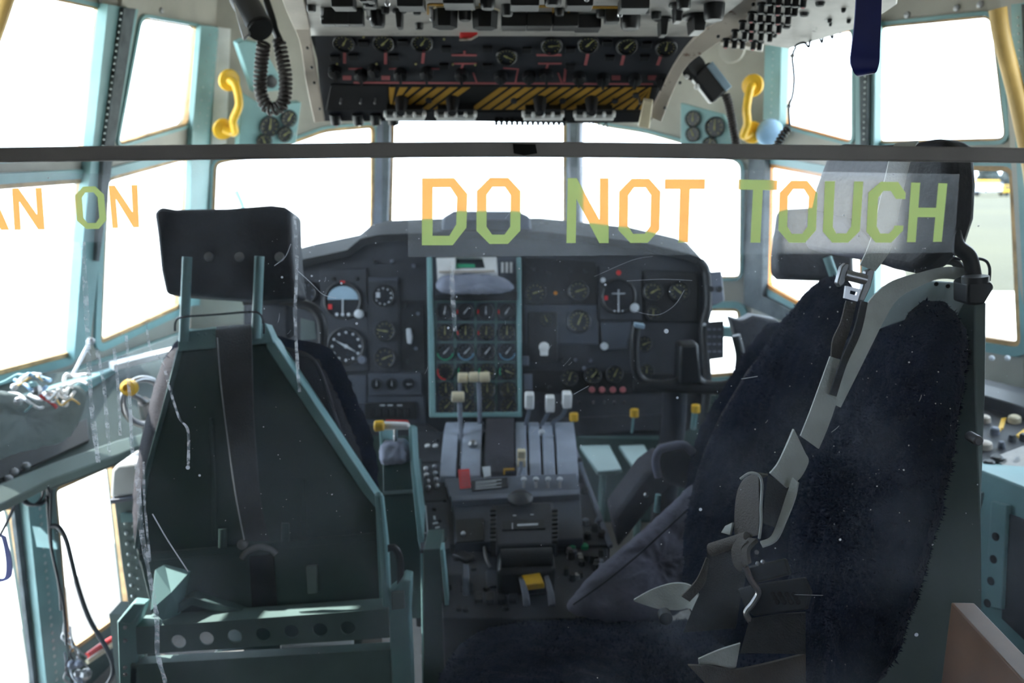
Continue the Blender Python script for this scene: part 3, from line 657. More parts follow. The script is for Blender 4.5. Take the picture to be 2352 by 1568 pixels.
# ================================================================== overhead panel
OHB = P(1120, 270, 2.15); OHT = P(1120, 85, 1.95)
OH = Frame(OHB, (1, 0, 0), OHT-OHB)
OU = Frame(OHT, (1, 0, 0), P(1120, -150, 1.25)-OHT)
oh = thing('overhead_panel', 'dark overhead switch panel with worn cream edge rails above the windshield', 'panel', OHT)
b = MB(); b.pxp(OH, [(742, 278), (722, 70), (1606, 80), (1500, 268), (1494, 280)], -0.03, 0.0); b.build('lower_panel', M['charcoal'], oh)
b = MB(); b.pxp(OU, [(712, 82), (690, -160), (1900, -160), (1606, 84)], -0.02, 0.0); b.build('upper_panel', M['lgrey'], oh)
b = MB(); b.prism(Frame((P(765, 270, 2.2).x, 0, 0), (0, 1, 0), (0, 0, 1)), [(2.20, 1.60), (2.32, 1.62), (2.32, 2.119), (1.3, 2.119), (1.3, 1.85), (1.94, 1.80)], 0, P(1480, 270, 2.2).x-P(765, 270, 2.2).x)
b.build('housing', M['black_m'], oh)
b = MB(); b.ribbon([(676, 60, 712, 60, 1.84), (690, 100, 716, 100, 1.90), (704, 190, 732, 190, 2.02), (722, 278, 746, 276, 2.13)], 0.012)
b.ribbon([(640, -40, 692, -40, 1.55), (650, 0, 700, 0, 1.65), (676, 62, 713, 62, 1.84)], 0.012); b.build('edge_rail', M['cream'], oh, bevel=0.002)
b = MB(); b.ribbon([(1900, -120, 1860, -150, 1.3), (1772, -20, 1715, -30, 1.62), (1700, 60, 1650, 40, 1.80), (1630, 108, 1592, 88, 1.90), (1570, 160, 1546, 150, 1.98), (1520, 276, 1490, 262, 2.13)], 0.014); b.build('edge_rail', M['cream'], oh, bevel=0.002)
b = MB()
for x, y, Y in ((706, 110, 1.90), (716, 155, 1.96), (722, 190, 2.01), (734, 250, 2.09)): b.ball(P(x, y, Y-0.012), 0.0035, 8)
for x, y, Y in ((1730, 10, 1.66), (1650, 84, 1.84), (1562, 190, 2.0), (1527, 248, 2.07)): b.ball(P(x, y, Y-0.012), 0.004, 8)
b.build('rail_screw', M['black'], oh)
# lower face fittings
def opx(x, y, n=0): return OH.px(x, y, n)
for i, (x, y, nd) in enumerate(((790, 97, 1.0), (881, 97, 0.8), (970, 97, 1.0), (1164, 128, -0.5), (1267, 103, 0.1), (1351, 100, 0.9), (1440, 104, 0.9), (1530, 108, 1.5))):
    gauge(OH, *opx(x, y), 0.025, oh, nd, 'dimyel', 14)
b = MB()
for x, y0, y1, dx in ((791, 118, 146, 0), (885, 117, 148, 0), (973, 116, 146, -3), (1350, 123, 150, -6), (1433, 125, 150, -6), (1518, 127, 150, -8)):
    b.pxp(OH, [(x-3, y0), (x+4, y0), (x+4+dx, y1), (x-3+dx, y1)], 0, 0.0015)
for x in (1067, 1262):
    b.pxp(OH, [(x-30, 125), (x+28, 125), (x+28, 129), (x-30, 129)], 0, 0.0015); b.pxp(OH, [(x-26, 145), (x+28, 145), (x+28, 148), (x-26, 148)], 0, 0.0015)
    b.pxp(OH, [(x-3, 117), (x+3, 117), (x+2, 128), (x-3, 128)], 0.0015, 0.0025); b.pxp(OH, [(x-6, 148), (x-1, 148), (x-5, 160), (x-10, 160)], 0, 0.0015)
    b.pxp(OH, [(x+18, 168), (x+22, 168), (x+30, 190), (x+26, 190)], 0, 0.0015)
b.pxp(OH, [(812, 188), (1500, 192), (1500, 195), (812, 192)], 0, 0.0015)
for x in (800, 893, 984): b.pxp(OH, [(x, 157), (x+32, 157), (x+32, 160), (x, 160)], 0, 0.0015)
for x in (787, 876, 1405, 1488): b.pxp(OH, [(x, 174), (x+20, 174), (x+20, 184), (x, 184)], 0, 0.0012)
b.pxp(OH, [(1188, 158), (1192, 158), (1186, 190), (1182, 190)], 0, 0.0012); b.pxp(OH, [(1156, 155), (1192, 158), (1192, 161), (1156, 158)], 0, 0.001); b.pxp(OH, [(1296, 158), (1302, 158), (1299, 188), (1293, 188)], 0, 0.0012)
b.build('flow_diagram', M['pink'], oh, smooth=False)
for x, y in ((830, 168), (920, 166), (980, 164), (1060, 168), (1150, 172), (1215, 172), (1255, 168), (1330, 174), (1385, 178), (1458, 178), (1520, 180), (770, 160), (860, 158)):
    u, v = opx(x, y); b = MB(); b.lathe(OH, u, v, [(0.016, 0), (0.015, 0.016), (0.012, 0.018)], 18); b.box(OH, u-0.003, u+0.003, v-0.016, v+0.016, 0.018, 0.024); b.build('rotary_knob', M['black'], oh)
for x, y in ((770, 130), (812, 128), (905, 128), (1025, 110), (1120, 110), (1210, 112), (1310, 112), (1020, 150), (1120, 150), (1400, 130), (1480, 130), (835, 97), (925, 95), (1395, 97), (1485, 100), (1310, 150)):
    u, v = opx(x, y); b = MB(); b.box(OH, u-0.011, u+0.011, v-0.007, v+0.007, 0, 0.008); b.build('push_switch', M['black'], oh, bevel=0.001)
for x, y in ((774, 147), (865, 147), (955, 147), (1040, 148), (1092, 149), (835, 85), (1020, 90)):
    MB().ball(OH.pp(x, y, 0.003), 0.003, 8).build('indicator_lamp', M['dimyel'], oh)
# hazard band
b = MB(); b.pxp(OH, [(897, 196), (1512, 199), (1494, 252), (897, 252)], 0, 0.002); b.build('hazard_band', M['black_m'], oh, smooth=False)
b = MB(); u0, v0 = opx(899, 250); u1, v1 = opx(1500, 198); H_ = v1-v0; k = u0-H_
while k < u1:
    w_ = 0.019; pts = [(k, v0+0.001), (k+w_, v0+0.001), (k+w_+H_, v1-0.001), (k+H_, v1-0.001)]
    if not (P(1120, 225, 2.1).x-0.02 < k+H_/2 < P(1165, 225, 2.1).x-0.02):
        # clip to band
        c = [(max(u0, min(u1-0.004, p[0])), p[1]) for p in pts]
        if c[1][0]-c[0][0] > 0.002 or c[2][0]-c[3][0] > 0.002: b.prism(OH, c, 0.002, 0.0032)
    k += 0.030
b.build('hazard_stripe', M['hazard'], oh, smooth=False)
for x in (923, 1040, 1240, 1358):       # emergency handles, white toothed grip under each shaft
    u, v = opx(x, 228); h = MB(); h.lathe(OH, u, v, [(0.017, 0.003), (0.015, 0.02), (0.010, 0.045)], 16)
    ho = h.build('pull_handle', M['black'], oh)
    u, v = opx(x+7, 262, 0.02); g = MB(); W_ = 0.048
    g.box(OH, u-W_, u+W_, v-0.013, v-0.004, 0.012, 0.030)
    for k in range(5): uu = u-W_+k*2*W_/4; g.box(OH, uu-0.004, uu+0.004, v-0.005, v+0.008, 0.014, 0.028)
    g.build('grip', M['white'], ho, bevel=0.0025)
    g = MB(); g.box(OH, u-W_+0.004, u+W_-0.004, v-0.002, v+0.016, 0.004, 0.020); g.build('grip_backing', M['black'], ho, bevel=0.001)
for x, y in ((985, 227), (1180, 228), (1292, 228), (1412, 228), (1460, 215)): MB().lathe(OH, *opx(x, y), [(0.008, 0.003), (0.008, 0.008)], 12).build('band_screw', M['charcoal'], oh)
for x in (785, 830, 863, 1468):
    u, v = opx(x, 224); b = MB(); b.cyl(OH.w(u, v, 0.001), OH.w(u, v+0.004, 0.022), 0.0028, 0.0022, 8); b.ball(OH.w(u, v+0.004, 0.022), 0.0032, 8); b.build('toggle_switch', M['dmetal'], oh)
b = MB(); b.pxp(OH, [(760, 196), (893, 196), (893, 254), (748, 254)], 0, 0.004); b.build('switch_block', M['black'], oh, bevel=0.001)
# bottom lip hardware
for i, (x, m_) in enumerate(((770, 'red'), (822, 'metal'), (862, 'dimyel'), (903, 'red'))):
    u, v = opx(x, 276, 0.01); b = MB(); b.cyl(OH.w(u, v+0.012, 0.0), OH.w(u, v-0.012, 0.010), 0.014, seg=14); lo = b.build('press_lamp', M['black'], oh)
    b = MB(); b.lathe(Frame(OH.w(u, v-0.012, 0.010), (1, 0, 0), (0, 0, 1)), 0, 0, [(0.007, 0), (0.007, 0.012)], 12); b.build('lens', M[m_], lo)
b = MB(); b.pxp(OH, [(905, 256), (1500, 256), (1490, 282), (1305, 284), (1120, 280), (905, 276)], -0.02, 0.003); b.build('lower_lip', M['black'], oh, bevel=0.002)
for i in range(14):
    x = 1140+i*12
    if 1200 < x < 1300 or x > 1300: pass
    u, v = opx(x, 278, 0.004); MB().box(OH, u-0.004, u+0.004, v-0.008, v+0.01, 0.003, 0.012).build('toggle_switch', M['black'], oh, bevel=0.001)
b = MB(); b.ribbon([(1478, 228, 1500, 232, 2.04), (1466, 288, 1492, 292, 2.14)], 0.01); b.build('corner_bracket', M['ivory'], oh, bevel=0.002)
b = MB()
for pts in (((925, 284), (940, 296), (958, 290), (965, 280)), ((950, 280), (962, 300), (985, 296), (1000, 282)), ((1352, 280), (1358, 290), (1364, 278)), ((1374, 278), (1378, 300), (1392, 282), (1396, 300))):
    b.tube(spline([P(x, y, 2.16) for x, y in pts], 5), 0.0016, 6)
b.build('loose_wire', M['cable'], oh)
# upper (roof) face: knobs, guarded toggles, hex lamps
def up_(x, y, n=0): return OU.px(x, y, n)
rr = random.Random(5)
def hang(x, y, r, h, kind):
    u, v = up_(x, y-0.0, h*0.5)
    b = MB()
    if kind == 'knob': b.lathe(OU, u, v, [(r, 0), (r*0.95, h*0.8), (r*0.8, h)], 18); return b.build('rotary_knob', M['black'], oh)
    if kind == 'winged': b.lathe(OU, u, v, [(r, 0), (r, 0.006)], 18); b.box(OU, u-r*0.45, u+r*0.45, v-r*1.2, v+r*1.2, 0.006, h, 0.8); return b.build('bar_knob', M['black'], oh, bevel=0.002)
    if kind == 'box':
        b.box(OU, u-r, u+r, v-r, v+r, 0, h); o = b.build('switch_guard', M['black'], oh, bevel=0.002)
        for dv in (0.2, 0.55): MB().box(OU, u-r*0.8, u+r*0.8, v-r-0.0025, v-r, h*dv, h*dv+h*0.14).build('guard_stripe', M['white'], o)
        return o
    if kind == 'hex':
        b.prism(OU, [(u+r*math.cos(k*math.pi/3), v+r*math.sin(k*math.pi/3)) for k in range(6)], 0, h, 0.9); o = b.build('hex_lamp', M['black_m'], oh)
        b = MB(); b.prism(OU, [(u+r*1.12*math.cos(k*math.pi/3), v+r*1.12*math.sin(k*math.pi/3)) for k in range(6)], 0, 0.003); b.build('hex_base', M['ivory'], o); return o
    b.cyl(OU.w(u, v, 0), OU.w(u, v-0.004, h), 0.004, 0.003, 8); b.ball(OU.w(u, v-0.004, h), 0.005, 8); return b.build('toggle_switch', M['metal'], oh)
hang(1022, 42, 0.026, 0.035, 'hex'); hang(1114, 44, 0.026, 0.035, 'hex')
for x in (756, 787, 819): hang(x, 40, 0.0135, 0.03, 'box')
for x, y, r, h, k in ((868, 44, 0.015, 0.03, 'knob'), (918, 44, 0.014, 0.035, 'winged'), (885, 24, 0.008, 0.012, 'knob'), (958, 26, 0.008, 0.012, 'knob'), (963, 60, 0.009, 0.012, 'knob'),
    (945, 8, 0.024, 0.02, 'box'), (1068, 34, 0.013, 0.022, 'knob'), (1165, 24, 0.011, 0.02, 'knob'), (1205, 8, 0.026, 0.018, 'box'), (1180, 50, 0.025, 0.026, 'box'), (1238, 50, 0.025, 0.026, 'box'), (1298, 50, 0.025, 0.026, 'box'), (1350, 54, 0.025, 0.026, 'box'),
    (1285, 28, 0.009, 0.014, 'knob'), (1330, 8, 0.024, 0.018, 'box'), (1382, 32, 0.011, 0.014, 'knob'), (1405, 38, 0.014, 0.024, 'box'), (1448, 48, 0.020, 0.032, 'knob'), (1455, 12, 0.026, 0.022, 'box'), (1482, 26, 0.009, 0.012, 'knob'), (1522, 62, 0.018, 0.036, 'winged'),
    (1507, 36, 0.010, 0.014, 'knob'), (1556, 30, 0.017, 0.034, 'winged'), (1600, 56, 0.030, 0.034, 'winged'), (1640, 28, 0.020, 0.030, 'knob'), (790, 8, 0.02, 0.02, 'box'), (850, 6, 0.014, 0.02, 'knob'), (715, 20, 0.009, 0.012, 'knob'), (1270, 2, 0.016, 0.018, 'knob'), (1055, 4, 0.028, 0.018, 'box'), (1120, 8, 0.014, 0.02, 'knob'), (740, 30, 0.009, 0.02, 'toggle'), (845, 28, 0.009, 0.02, 'toggle'), (992, 30, 0.009, 0.02, 'toggle'), (1425, 20, 0.009, 0.02, 'toggle'), (1570, 8, 0.014, 0.02, 'knob')):
    hang(x, y, r, h, k)
for xr in range(26):
    hang(rr.uniform(700, 1740), rr.uniform(-120, -10), rr.uniform(0.008, 0.02), rr.uniform(0.012, 0.03), rr.choice(['knob', 'box', 'winged', 'toggle']))
for x0, x1, y in ((984, 1045, 12), (1100, 1130, 12), (1180, 1272, 16), (1305, 1425, 18)): MB().pxp(OU, [(x0, y-2), (x1, y-2), (x1, y+2), (x0, y+2)], 0, 0.002).build('group_line', M['hazard'], oh, smooth=False)
for x in (983, 1270, 1306, 1424): MB().pxp(OU, [(x-2, 12), (x+2, 12), (x+2, 34), (x-2, 34)], 0, 0.002).build('group_line', M['hazard'], oh, smooth=False)
b = MB(); 
for x in (865, 878, 985, 1158, 1276, 1480): b.pxp(OH, [(x, 70), (x+10, 70), (x+10, 80), (x, 80)], 0.0, 0.006)
b.build('tan_tag', M['ivory'], oh)
b = MB(); b.prism(OH, [opx(x, y, 0.03) for x, y in ((1058, 60), (1100, 58), (1096, 84), (1062, 92), (1055, 88))], 0.018, 0.03); ro = b.build('guard_flap', M['red'], oh, bevel=0.002)
b = MB(); b.tube([OH.pp(1055, 91, 0.034), OH.pp(1082, 90, 0.034), OH.pp(1096, 82, 0.034)], 0.0026, 6); b.build('flap_edge', M['cream'], ro)

# circuit breaker panel, right of the overhead
cb = thing('circuit_breaker_panel', 'pale grey breaker panel with rows of black buttons right of the overhead panel', 'panel', P(1800, 60, 1.7))
CB = FP((1700, 95, 1.86), (1830, 108, 1.86), (1800, -60, 1.45))
b = MB(); b.pxp(CB, [(1690, 92), (1812, 112), (1880, 92), (1985, 60), (2060, 10), (2060, -140), (1840, -140), (1745, 10)], -0.03, 0.0); b.build('face', M['lgrey'], cb, bevel=0.002)
b = MB(); b.pxp(CB, [(1655, 96), (1748, 112), (1752, 120), (1655, 104)], -0.02, 0.006); b.build('lower_lip', M['cream'], cb)
rr = random.Random(9)
for r_ in range(7):
    for c_ in range(5):
        x = 1668+c_*20+r_*20+rr.uniform(-3, 3); y = 100-r_*20+c_*1.5
        if y < -45: continue
        u, v = CB.px(x, y, 0.01); b = MB(); b.lathe(CB, u, v, [(0.0085, 0), (0.0085, 0.004), (0.0055, 0.005), (0.0055, 0.018), (0.004, 0.019)], 12); o = b.build('breaker_button', M['black'], cb)
        if (r_+c_) % 3 == 0: MB().lathe(CB, u, v, [(0.0035, 0.0192), (0.0035, 0.0198)], 10).build('button_mark', M['pink'], o)
for x, y, r_ in ((1848, 30, .009), (1807, 58, .009), (1778, 79, .007), (1884, 6, .009), (1906, 44, .0045), (1938, 20, .0045), (1950, 45, .0045), (1908, 52, .003)):
    MB().lathe(CB, *CB.px(x, y), [(r_, 0), (r_*0.8, 0.006), (r_*0.4, 0.007)], 12).build('stud', M['black'], cb)
# thin wire coil sagging from its edge, ending in a plug cable
wpts = [(1825, 108), (1835, 100), (1848, 98), (1858, 108), (1862, 92), (1880, 86), (1888, 98), (1892, 82), (1905, 76), (1912, 88), (1914, 72), (1925, 66), (1930, 76), (1940, 62), (1958, 64)]
o = MB().tube(spline([P(x, y, 1.80) for x, y in wpts], 5), 0.0022, 6); tag(o.build('looped_wire', M['cable']), 'dark looped wire sagging along the edge of the breaker panel', 'wire')
hw = thing('hanging_lead', 'thin dark lead hanging in front of the right window ending in a coiled cord', 'cable', P(1815, 300, 1.9))
MB().tube(spline([P(x, y, 1.85) for x, y in ((1828, 108), (1820, 130), (1824, 180), (1820, 220), (1812, 246), (1814, 290))], 6), 0.0024, 6).build('lead', M['cable'], hw)
for x, y in ((1820, 128), (1812, 244)): MB().ball(P(x, y, 1.847), 0.005, 10).build('bead', M['dmetal'], hw)
coil([P(1814, 292, 1.85), P(1802, 305, 1.85), P(1788, 330, 1.85), P(1775, 360, 1.85)], 0.0075, 9, 0.0028).build('coiled_cord', M['coil'], hw)

# blue strap hanging top right
bs = MB(); bs.ribbon([(1968, -60, 2024, -60, 1.12), (1966, 0, 2024, 0, 1.12), (1962, 60, 2022, 60, 1.12), (1956, 110, 2020, 110, 1.12), (1953, 140, 2019, 140, 1.118), (1958, 160, 2014, 160, 1.12), (1968, 172, 2008, 166, 1.13), (1974, 170, 2004, 164, 1.142), (1970, 140, 2006, 140, 1.146), (1974, 60, 2010, 60, 1.15), (1980, -60, 2014, -60, 1.15)], 0.003)
tag(bs.build('blue_strap_loop', M['blue']), 'glossy navy blue strap loop hanging from above at the top right', 'strap')
# ochre tubes at upper edges
yt = MB().tube(spline([P(2292, 20, 1.98), P(2300, 80, 1.98), (P(2330, 200, 1.98)), P(2352, 300, 1.96), P(2368, 380, 1.95), P(2380, 470, 1.94)], 6), 0.019, 12); tag(yt.build('ochre_tube', M['yellow_tube']), 'ochre padded tube running down beside the right side window', 'tube')
yt = MB().tube(spline([P(40, -80, 1.9), P(12, 0, 1.9), P(-8, 60, 1.9), P(-60, 200, 1.9)], 6), 0.017, 12); tag(yt.build('ochre_tube', M['yellow_tube']), 'ochre padded tube at the top left corner window', 'tube')

# ================================================================== upper corner fittings
LWF = FP((520, 320, 2.85), (700, 320, 3.05), (560, 100, 2.80))
cbx = thing('junction_box', 'pale green metal box mounted on the upper left corner wall above the gauges', 'box', LWF.pp(600, 210))
b = MB(); b.pxp(LWF, [(545, 100), (560, 92), (600, 100), (652, 190), (648, 208), (584, 214)], 0, 0.035); b.build('housing', M['teal'], cbx, bevel=0.004)
MB().lathe(LWF, *LWF.px(623, 188, 0.04), [(0.021, 0.035), (0.019, 0.046), (0.010, 0.048)], 18).build('push_knob', M['black'], cbx)
lb = thing('corner_bracket_box', 'teal angled bracket with gauges on the upper left corner wall', 'gauge cluster', LWF.pp(620, 300))
b = MB(); b.pxp(LWF, [(552, 210), (600, 240), (692, 235), (680, 330), (548, 345)], 0, 0.03); b.build('housing', M['teal'], lb, bevel=0.003)
for x, y, r_, nd in ((619, 290, 0.036, 1.5), (663, 272, 0.030, 1.1), (654, 308, 0.028, 0.6), (606, 325, 0.028, 2.0)):
    gauge(Frame(LWF.pp(x, y, 0.034), LWF.U, LWF.V), 0, 0, r_, lb, nd, 'dimyel', 10)
RWF = FP((1560, 330, 2.95), (1735, 330, 2.80), (1600, 110, 2.90))
rb = thing('corner_bracket_box', 'teal gauge bracket with a cluster of four gauges on the upper right corner wall', 'gauge cluster', RWF.pp(1630, 300))
b = MB(); b.pxp(RWF, [(1563, 236), (1660, 262), (1682, 300), (1682, 345), (1563, 345)], 0, 0.02); b.build('housing', M['teal'], rb, bevel=0.003)
for x, y, r_, nd in ((1592, 273, 0.028, 1.6), (1642, 292, 0.034, 1.55), (1592, 308, 0.026, 2.0), (1630, 332, 0.026, 1.3)): gauge(Frame(RWF.pp(x, y, 0.022), RWF.U, RWF.V), 0, 0, r_, rb, nd, 'dimyel', 10)
def grab(fr, a, c, bulge, lab):
    t = thing('grab_handle', lab, 'handle', fr.pp(*a))
    pts = []
    for (x, y) in (a, c): MB().lathe(fr, *fr.px(x, y), [(0.036, 0), (0.034, 0.007), (0.015, 0.012)], 22).build('mounting_foot', M['yellow'], t)
    sp = [fr.pp(a[0], a[1], 0.008), fr.pp(a[0]+bulge[0]*0.5, a[1]+12, 0.035), fr.pp((a[0]+c[0])/2+bulge[0], (a[1]+c[1])/2, 0.05), fr.pp(c[0]+bulge[0]*0.8, c[1]-20, 0.045), fr.pp(c[0]+bulge[1], c[1]+8, 0.03), fr.pp(c[0], c[1], 0.008)]
    MB().tube(spline(sp, 7), 0.013, 14).build('grip', M['yellow'], t)
grab(LWF, (526, 184), (512, 296), (30, 26), 'worn yellow grab handle on the upper left corner wall')
grab(RWF, (1729, 196), (1728, 304), (-14, -20), 'worn yellow grab handle on the upper right corner wall beside the rivet strip')
b = MB(); b.ball(P(1768, 305, 2.78), 0.045, 20, (1, 0.6, 1)); tag(b.build('pale_blue_cap', M['bluelight']), 'pale blue rounded plastic cap below the right corner window', 'cap')
# vent disc on upper right wall
b = MB(); b.lathe(RWF, *RWF.px(1682, 112), [(0.045, 0), (0.043, 0.01), (0.02, 0.014)], 24); tag(b.build('vent_disc', M['beige']), 'beige round disc on the upper right corner wall under the breaker panel', 'vent')
# hand microphones with coiled cords
mk = thing('hand_microphone', 'black hand microphone with glossy side clipped above the left coiled cord', 'microphone', P(580, 60, 2.0))
a, c = P(556, -8, 1.98), P(597, 66, 1.92)
MB().tube([a, a.lerp(c, 0.2), a.lerp(c, 0.8), c], 0.030, 22).build('body', M['black'], mk, bevel=0.003)
MB().tube([c, c+(c-a).normalized()*0.006], 0.027, 22).build('end_cap', M['black_m'], mk)
MB().ribbon([(537, 10, 552, -4, 1.945), (548, 50, 565, 34, 1.92), (560, 92, 574, 78, 1.90)], 0.006).build('clip', M['metal'], mk, bevel=0.001)
MB().tube(spline([P(612, 2, 2.0), P(626, 45, 1.98), P(632, 70, 1.98), P(645, 98, 1.98)], 5), 0.008, 10).build('bracket', M['black'], mk)
coil([P(606, 98, 1.95), P(600, 150, 1.97), P(598, 205, 1.98), P(612, 244, 1.98), P(632, 250, 1.98), P(652, 232, 1.98), P(656, 180, 1.98), P(648, 130, 1.98), P(640, 92, 1.98)], 0.012, 34, 0.0044).build('coiled_cord', M['coil'], mk)
mk = thing('hand_microphone', 'dark hand microphone with pale blue side plate clipped to the right overhead rail', 'microphone', P(1630, 190, 2.05))
a, c = P(1606, 160, 2.05), P(1654, 222, 2.05); ax = (c-a).normalized(); sdv = ax.cross(Vector((0, 1, 0))).normalized()
fm = Frame((a+c)/2, ax, sdv)
L_ = (c-a).length/2
MB().box(fm, -L_, L_, -0.028, 0.028, -0.02, 0.02).build('body', M['black'], mk, bevel=0.008, seg=3)
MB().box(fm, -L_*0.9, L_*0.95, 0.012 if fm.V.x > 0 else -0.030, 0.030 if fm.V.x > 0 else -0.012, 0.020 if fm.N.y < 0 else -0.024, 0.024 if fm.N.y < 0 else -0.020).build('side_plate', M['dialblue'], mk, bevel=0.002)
MB().tube([P(1586, 160, 2.06), P(1600, 150, 2.04)], 0.028, 18).build('mount_knob', M['black'], mk)
MB().ball(P(1578, 176, 2.04), 0.006, 10).build('screw', M['white'], mk); MB().ball(P(1600, 199, 2.02), 0.007, 10).build('screw', M['white'], mk)
coil([P(1666, 216, 2.04), P(1674, 240, 2.04), P(1682, 280, 2.04), P(1690, 325, 2.04), P(1694, 360, 2.05)], 0.008, 24, 0.0032).build('coiled_cord', M['coil'], mk)
# ================================================================== main instrument panel
MP = FP((900, 980, 2.40), (1200, 980, 2.40), (900, 600, 2.50))
ip = thing('instrument_panel', 'wide dark main instrument panel under the windshield with curved glareshield', 'panel', P(1150, 985, 2.45))
b = MB(); b.pxp(MP, [(560, 985), (560, 640), (686, 606), (800, 582), (832, 555), (870, 546), (1250, 540), (1470, 562), (1590, 594), (1618, 612), (1624, 700), (1612, 760), (1622, 960), (1560, 1000), (900, 1000)], -0.02, 0.0)
b.build('panel_face', M['charcoal'], ip)
b = MB(); gs = [(560, 640), (686, 606), (800, 582), (832, 556), (870, 547), (1050, 540), (1250, 541), (1470, 564), (1580, 590), (1606, 600), (1620, 620)]
Lp = [MP.pp(x, y, 0.03) for x, y in gs]; Rp = [p+Vector((0, 0.22, 0.03)) for p in Lp]
b.strip3(Lp, Rp, 0.022); b.build('glareshield', M['black_m'], ip)
b = MB(); b.tube(spline([MP.pp(x, y, 0.02) for x, y in ((1606, 600), (1622, 625), (1626, 700), (1616, 760), (1624, 880), (1612, 985))], 5), 0.014, 10); b.build('edge_beading', M['black'], ip)
def m(x, y, n=0): return MP.px(x, y, n)
# sub panels
def sub(pts, n, mt, nm='sub_panel', bev=0.002): b = MB(); b.pxp(MP, pts, 0, n); return b.build(nm, M[mt], ip, bevel=bev)
sub([(735, 620), (842, 615), (848, 850), (740, 860)], 0.010, 'charcoal'); sub([(846, 640), (915, 640), (918, 855), (848, 855)], 0.008, 'charcoal')
sub([(740, 862), (842, 862), (842, 930), (740, 930)], 0.010, 'panel'); sub([(846, 858), (968, 856), (970, 905), (846, 908)], 0.012, 'panel'); sub([(740, 908), (975, 908), (980, 990), (740, 990)], 0.006, 'slate' if False else 'panel')
sub([(838, 925), (955, 923), (958, 962), (838, 962)], 0.012, 'black'); sub([(920, 690), (975, 690), (978, 850), (922, 850)], 0.006, 'black_m')
sub([(1205, 590), (1370, 600), (1372, 700), (1205, 700)], 0.008, 'black'); sub([(1205, 700), (1372, 700), (1374, 790), (1205, 790)], 0.006, 'panel'); sub([(1212, 716), (1280, 716), (1280, 830), (1212, 830)], 0.012, 'black')
sub([(1376, 610), (1470, 612), (1474, 735), (1376, 735)], 0.012, 'charcoal'); sub([(1380, 740), (1450, 738), (1440, 800), (1384, 805)], 0.008, 'panel'); sub([(1210, 850), (1600, 860), (1600, 905), (1210, 900)], 0.005, 'black'); sub([(1250, 905), (1600, 905), (1560, 960), (1250, 965)], 0.004, 'charcoal')
sub([(1480, 620), (1605, 625), (1605, 740), (1480, 740)], 0.006, 'black')
# small white legend lines on the black switch strip
b = MB()
for x in (872, 890, 912): b.pxp(MP, [(x, 929), (x+12, 929), (x+12, 932), (x, 932)], 0.012, 0.0128)
b.build('legend', M['mark'], ip, smooth=False)
for x in (850, 866, 882, 898, 914, 930): MB().box(MP, *(lambda c: (c[0]-0.007, c[0]+0.007, c[1]-0.012, c[1]+0.012))(m(x+6, 948, 0.012)), 0.012, 0.017).build('rocker_switch', M['black_m'], ip, bevel=0.001)
# big instruments, left side
def big(x, y, r, kind):
    g = gauge(MP, *m(x, y, 0.012), r, ip, None, 'mark', 0, tk=0.018, rim='black')
    u, v = m(x, y, 0.012)
    if kind == 'horizon':
        b = MB(); b.prism(MP, [(u+r*0.8*math.cos(a), v+r*0.05+r*0.7*math.sin(a)) for a in [k*math.pi/12 for k in range(13)]], 0.0151, 0.0175); b.build('horizon_ball', M['dialblue'], g)
        b = MB(); b.box(MP, u-r*0.03, u+r*0.03, v-r*0.75, v+r*0.1, 0.0175, 0.0190)
        for dx in (-0.3, 0, 0.3): b.lathe(MP, u+dx*r, v-r*0.72, [(r*0.09, 0.0175), (r*0.09, 0.019)], 8)
        b.build('pointer', M['mark'], g); MB().lathe(MP, u+r*0.85, v-r*0.7, [(r*0.24, 0.0), (r*0.22, 0.03), (r*0.1, 0.032)], 16).build('knob', M['mark'], g)
        MB().box(MP, u-r*0.75, u-r*0.55, v-r*0.45, v-r*0.2, 0.0175, 0.0190).build('red_flag', M['red'], g); MB().box(MP, u-r*0.12, u+r*0.12, v+r*0.9, v+r*1.02, 0.018, 0.020).build('red_light', M['red'], g)
    else:
        b = MB()
        for k in range(12):
            a = k*math.pi/6; b.lathe(MP, u+r*0.72*math.cos(a), v+r*0.72*math.sin(a), [(r*0.075, 0.0151), (r*0.07, 0.0162)], 6)
        b.build('dial_marks', M['mark'], g); b = MB(); a = -0.5
        b.prism(MP, [(u+r*0.65*math.cos(a)+0.0015*math.sin(a), v+r*0.65*math.sin(a)), (u+0.002, v+0.003), (u-r*0.65*math.cos(a), v-r*0.65*math.sin(a)), (u-0.002, v-0.003)], 0.016, 0.0175); b.lathe(MP, u, v, [(r*0.1, 0.016), (r*0.08, 0.019)], 10); b.build('needle', M['mark'], g)
        MB().lathe(MP, u+r*0.85, v-r*0.7, [(r*0.22, 0.0), (r*0.2, 0.026), (r*0.1, 0.026)], 16).build('knob', M['slate'], g)
big(788, 690, 0.058, 'horizon'); big(795, 795, 0.058, 'compass')
gw = big(1420, 688, 0.054, 'h2') if False else None
g = gauge(MP, *m(1420, 680, 0.012), 0.054, ip, None, 'mark', 0, tk=0.018); u, v = m(1420, 680, 0.012)
b = MB(); b.box(MP, u-0.002, u+0.002, v-0.045, v+0.02, 0.0175, 0.0190); b.box(MP, u-0.02, u+0.02, v+0.006, v+0.009, 0.0175, 0.0190)
for dx in (-0.012, 0, 0.012): b.ball(MP.w(u+dx, v-0.045, 0.018), 0.0035, 8)
b.build('pointer', M['mark'], g); MB().box(MP, u-0.042, u-0.032, v-0.012, v+0.001, 0.0175, 0.0190).build('red_flag', M['red'], g); MB().lathe(MP, u+0.048, v-0.035, [(0.014, 0), (0.013, 0.03), (0.006, 0.032)], 16).build('knob', M['mark'], g)
